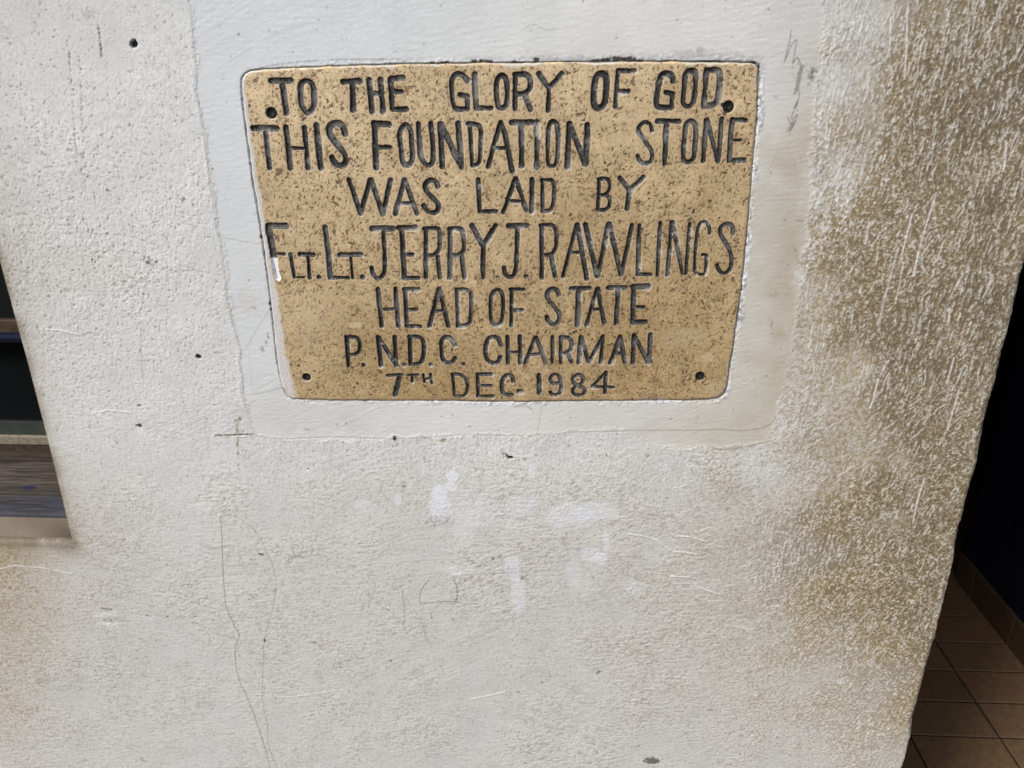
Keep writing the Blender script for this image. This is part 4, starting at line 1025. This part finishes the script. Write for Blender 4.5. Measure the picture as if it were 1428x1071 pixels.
for k, (px, py, r) in enumerate(SCREWS):
    x, z = wallpt(px, py)
    n = 40
    v, f = [], []
    rings = [(0.0, -.0010), (0.45, -.0009), (0.8, -.0005), (0.97, .0002), (1.0, .0012), (1.0, .004)]
    slot = [0.7, 1.35, .9, 1.05][k]
    v.append((0, 0.0008, 0))
    for rr_, y in rings[1:]:
        for i in range(n):
            t = 2 * math.pi * i / n
            X, Z = r * .97 * rr_ * math.cos(t), r * .97 * rr_ * math.sin(t)
            dd = abs(-X * math.sin(slot) + Z * math.cos(slot))
            v.append((X, y + (0.0009 if dd < 0.0006 and rr_ < .98 else 0), Z))
    for i in range(n):
        f.append((0, 1 + (i + 1) % n, 1 + i))
    for j in range(len(rings) - 2):
        a = 1 + j * n; b = a + n
        for i in range(n):
            f.append((a + i, a + (i + 1) % n, b + (i + 1) % n, b + i))
    me = bpy.data.meshes.new('screw'); me.from_pydata(v, [], f); me.materials.append(M_screw)
    o = bpy.data.objects.new('screw', me); COL.objects.link(o); o.parent = plaque
    o.location = (x + 0.068, 0.0028, z - float(off[2]))

# ------------------------------------------------------------------ the window beside it
win = empty('window', (-1.24, 0.15, SILL_Z))
tag(win, 'dark window with a weathered blue timber sill at the left edge', 'window')
wo = Vector((-1.24, 0.15, SILL_Z))
x0, x1 = WIN_L + .003, EDGE_W - .003
def W(mb, name, mat, bevel=0.0, smooth=False):
    mb.v = [(a - wo.x, b - wo.y, c - wo.z) for a, b, c in mb.v]
    return mb.build(name, mat, win, bevel, smooth)
# timber sill: a fine sheet so that grain and paint remains are modelled
tn, tm = 700, 110
u = np.linspace(x0, x1, tn); vv = np.linspace(0, 1, tm)
U, V = np.meshgrid(u, vv)
tsp = (x1 - x0) / tn
g1 = .7 * gnoise((tm, tn), tsp, 0.012, 0.0013, 61) + .5 * gnoise((tm, tn), tsp, 0.05, 0.0025, 64); g2 = gnoise((tm, tn), tsp, .012, .008, 62); g3 = gnoise((tm, tn), tsp, .05, .02, 63)
yy = 0.064 + V * 0.138; zz_ = SILL_Z + 0.007 + V * 0.040
front = V < 0.03
zz_ = zz_ + 0.0004 * g1 - np.exp(-V / .02) * .004
wood = mix(np.array([.15, .135, .12], np.float32), np.array([.06, .052, .046], np.float32), np.clip(.5 + .5 * g1, 0, 1)[..., None])
bl = sstep(.30, .05, V + .05 * g2 + .10 * g1 - 0.12 * sstep(-.84, -.75, U)) * .6 + .16 * sstep(.6, 1.4, g2 * .6 + .6 * g1 + 1.0 * np.exp(-((V - .15) / .2) ** 2) - .6)
wood = mix(wood, np.array([.035, .06, .135], np.float32), np.clip(bl, 0, 1)[..., None])
q = np.hypot((U + .868) / .014, (V - .40) / .05) + .25 * g2
wood = mix(wood, np.array([.02, .03, .12], np.float32), (1 - sstep(.8, 1.1, q))[..., None] * .9)
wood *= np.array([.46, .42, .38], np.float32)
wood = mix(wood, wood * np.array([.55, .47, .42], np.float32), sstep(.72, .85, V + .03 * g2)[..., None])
tco = np.stack([U, yy, zz_], -1).reshape(-1, 3)
tid = np.arange(tn * tm).reshape(tm, tn)
tq = np.stack([tid[:-1, :-1], tid[:-1, 1:], tid[1:, 1:], tid[1:, :-1]], -1).reshape(-1, 4)
lowr = tco[:tn].copy(); lowr[:, 2] = SILL_Z - .004
tco = np.concatenate([tco, lowr]); wc = np.concatenate([wood.reshape(-1, 3), wood[0]])
n0 = tn * tm
fr = np.stack([n0 + np.arange(tn - 1), n0 + np.arange(1, tn), np.arange(1, tn), np.arange(tn - 1)], -1)
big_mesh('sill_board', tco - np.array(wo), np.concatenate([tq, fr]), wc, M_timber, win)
mb = MB(); mb.box((x0, .2025, SILL_Z + .03), (x1, .235, -.594)); fr_o = W(mb, 'bottom_rail', M_brownrail, .002)
mb = MB(); mb.box((x0, .2000, -.5935), (x1, .235, -.5765)); W(mb, 'glazing_bead', M_frame, .002)
mb = MB(); mb.box((x0, .212, -.5760), (x1, .2170, -.400)); W(mb, 'pane', M_glass)
mb = MB(); mb.box((x0, .206, -.5765), (x1, .2115, -.553)); W(mb, 'sill_reflection', M_reflection)  # pale strip standing in for the sill reflected in the glass
mb = MB(); mb.tube((x0, .190, -.392), (x1, .190, -.392), .0085, 24); W(mb, 'crossbar', M_blue, 0, True)
mb = MB(); mb.box((x0, .203, -.400), (x1, .235, -.366)); W(mb, 'middle_rail', M_brownrail, .002)
mb = MB(); mb.box((x0, .212, -.3655), (x1, .2170, HEAD_Z - .002)); W(mb, 'pane', material('green_black_glass', (0.008, 0.010, 0.010), rough=.15, noise=(10, .3)))
mb = MB(); mb.box((x1 - .03, .200, -.576), (x1, .2115, HEAD_Z - .002)); W(mb, 'side_stile', M_brownrail, .002)

# ------------------------------------------------------------------ passage on the right: floor, walls, added overhead cover
TXW, TYW = 0.2135, 0.1135
tx0, ty0 = 1.092, 0.5025
mbv, mbf, mbc = [], [], []
rt = random.Random(5)
def tile_quad(x0, x1, y0, y1, z, c):
    b = .0022
    n = len(mbv)
    for (a, bb, zz) in ((0, 0, -.0022), (b, b, 0)):
        mbv.extend([(x0 + a, y0 + a, z + zz), (x1 - a, y0 + a, z + zz), (x1 - a, y1 - a, z + zz), (x0 + a, y1 - a, z + zz)])
        mbc.extend([c if zz == 0 else tuple(k * .5 for k in c)] * 4)
    mbf.append((n + 4, n + 5, n + 6, n + 7))
    for k in range(4): mbf.append((n + k, n + (k + 1) % 4, n + 4 + (k + 1) % 4, n + 4 + k))
for i in range(-14, 10):
    for j in range(-24, 13):
        xa = tx0 + i * TXW; ya = ty0 + j * TYW
        k = rt.uniform(.82, 1.15)
        c = (.142 * k, .089 * k * rt.uniform(.95, 1.05), .048 * k)
        tile_quad(xa + .0016, xa + TXW - .0016, ya + .0016, ya + TYW - .0016, -H + .0022 + rt.uniform(-.0003, .0003), c)
n = len(mbv)
mbv.extend([(-2.4, -2.6, -H - .0012), (3.4, -2.6, -H - .0012), (3.4, 2.2, -H - .0012), (-2.4, 2.2, -H - .0012)]); mbf.append((n, n + 1, n + 2, n + 3)); mbc.extend([(.028, .019, .013)] * 4)
fl = big_mesh('floor', np.array(mbv), np.array(mbf), np.array(mbc), M_tile, None, False)
tag(fl, 'brown quarry tile floor in the dark passage', kind='structure')

NX_ = 1.285; NYE = 1.145
nw = empty('navy_wall', (NX_ + .1, .56, -H))
tag(nw, 'dark navy painted wall with brown tile skirting beyond the dark passage', 'wall')
def NW(mb, name, mat, bevel=0.0):
    mb.v = [(a - NX_ - .1, b - .56, c + H) for a, b, c in mb.v]
    return mb.build(name, mat, nw, bevel)
mb = MB(); mb.box((NX_ + .010, -.02, -H), (3.2, NYE, WALL_TOP)); NW(mb, 'painted_wall', M_navy, .006)
mbv, mbf, mbc = [], [], []
tiles = MB()
yk = ty0 - 5 * TYW
vv, ff, cc_ = [], [], []
M_skirt = material('skirting_tile', (.075, .048, .028), rough=.5, noise=(60, .25), bump=(200, .0005))
y = -.02 + .0
while y < NYE - .01:
    ye = min(y + TXW, NYE)
    tiles.prism([(0, 0)] * 0 + [(y + .0015, -H), (ye - .0015, -H), (ye - .0015, -H + .098), (y + .0015, -H + .098)], NX_ - .002, NX_ + .010)
    y = ye
NW(tiles, 'skirting', M_skirt, .0025)
bw = MB(); bw.box((.2, 1.90, -H), (3.2, 2.0, WALL_TOP)); bw.box((3.203, NYE + .003, -H), (3.3, 2.0, WALL_TOP))  # second box: unseen end cap, added to stop sky light leaking in
b_o = bw.build('passage_wall', M_olive)
tag(b_o, 'almost black olive end wall at the back of the passage', 'wall')
cl = MB(); cl.box((EDGE_R + .0, 0.02, .70), (3.3, 2.0, .78)); cl.box((EDGE_R + .001, -0.0, .42), (3.3, .018, WALL_TOP))  # unseen cover and lintel, added to keep the passage dark
c_o = cl.build('shade_cover', M_cover)
tag(c_o, 'unseen cover and lintel added to darken the passage', kind='structure')
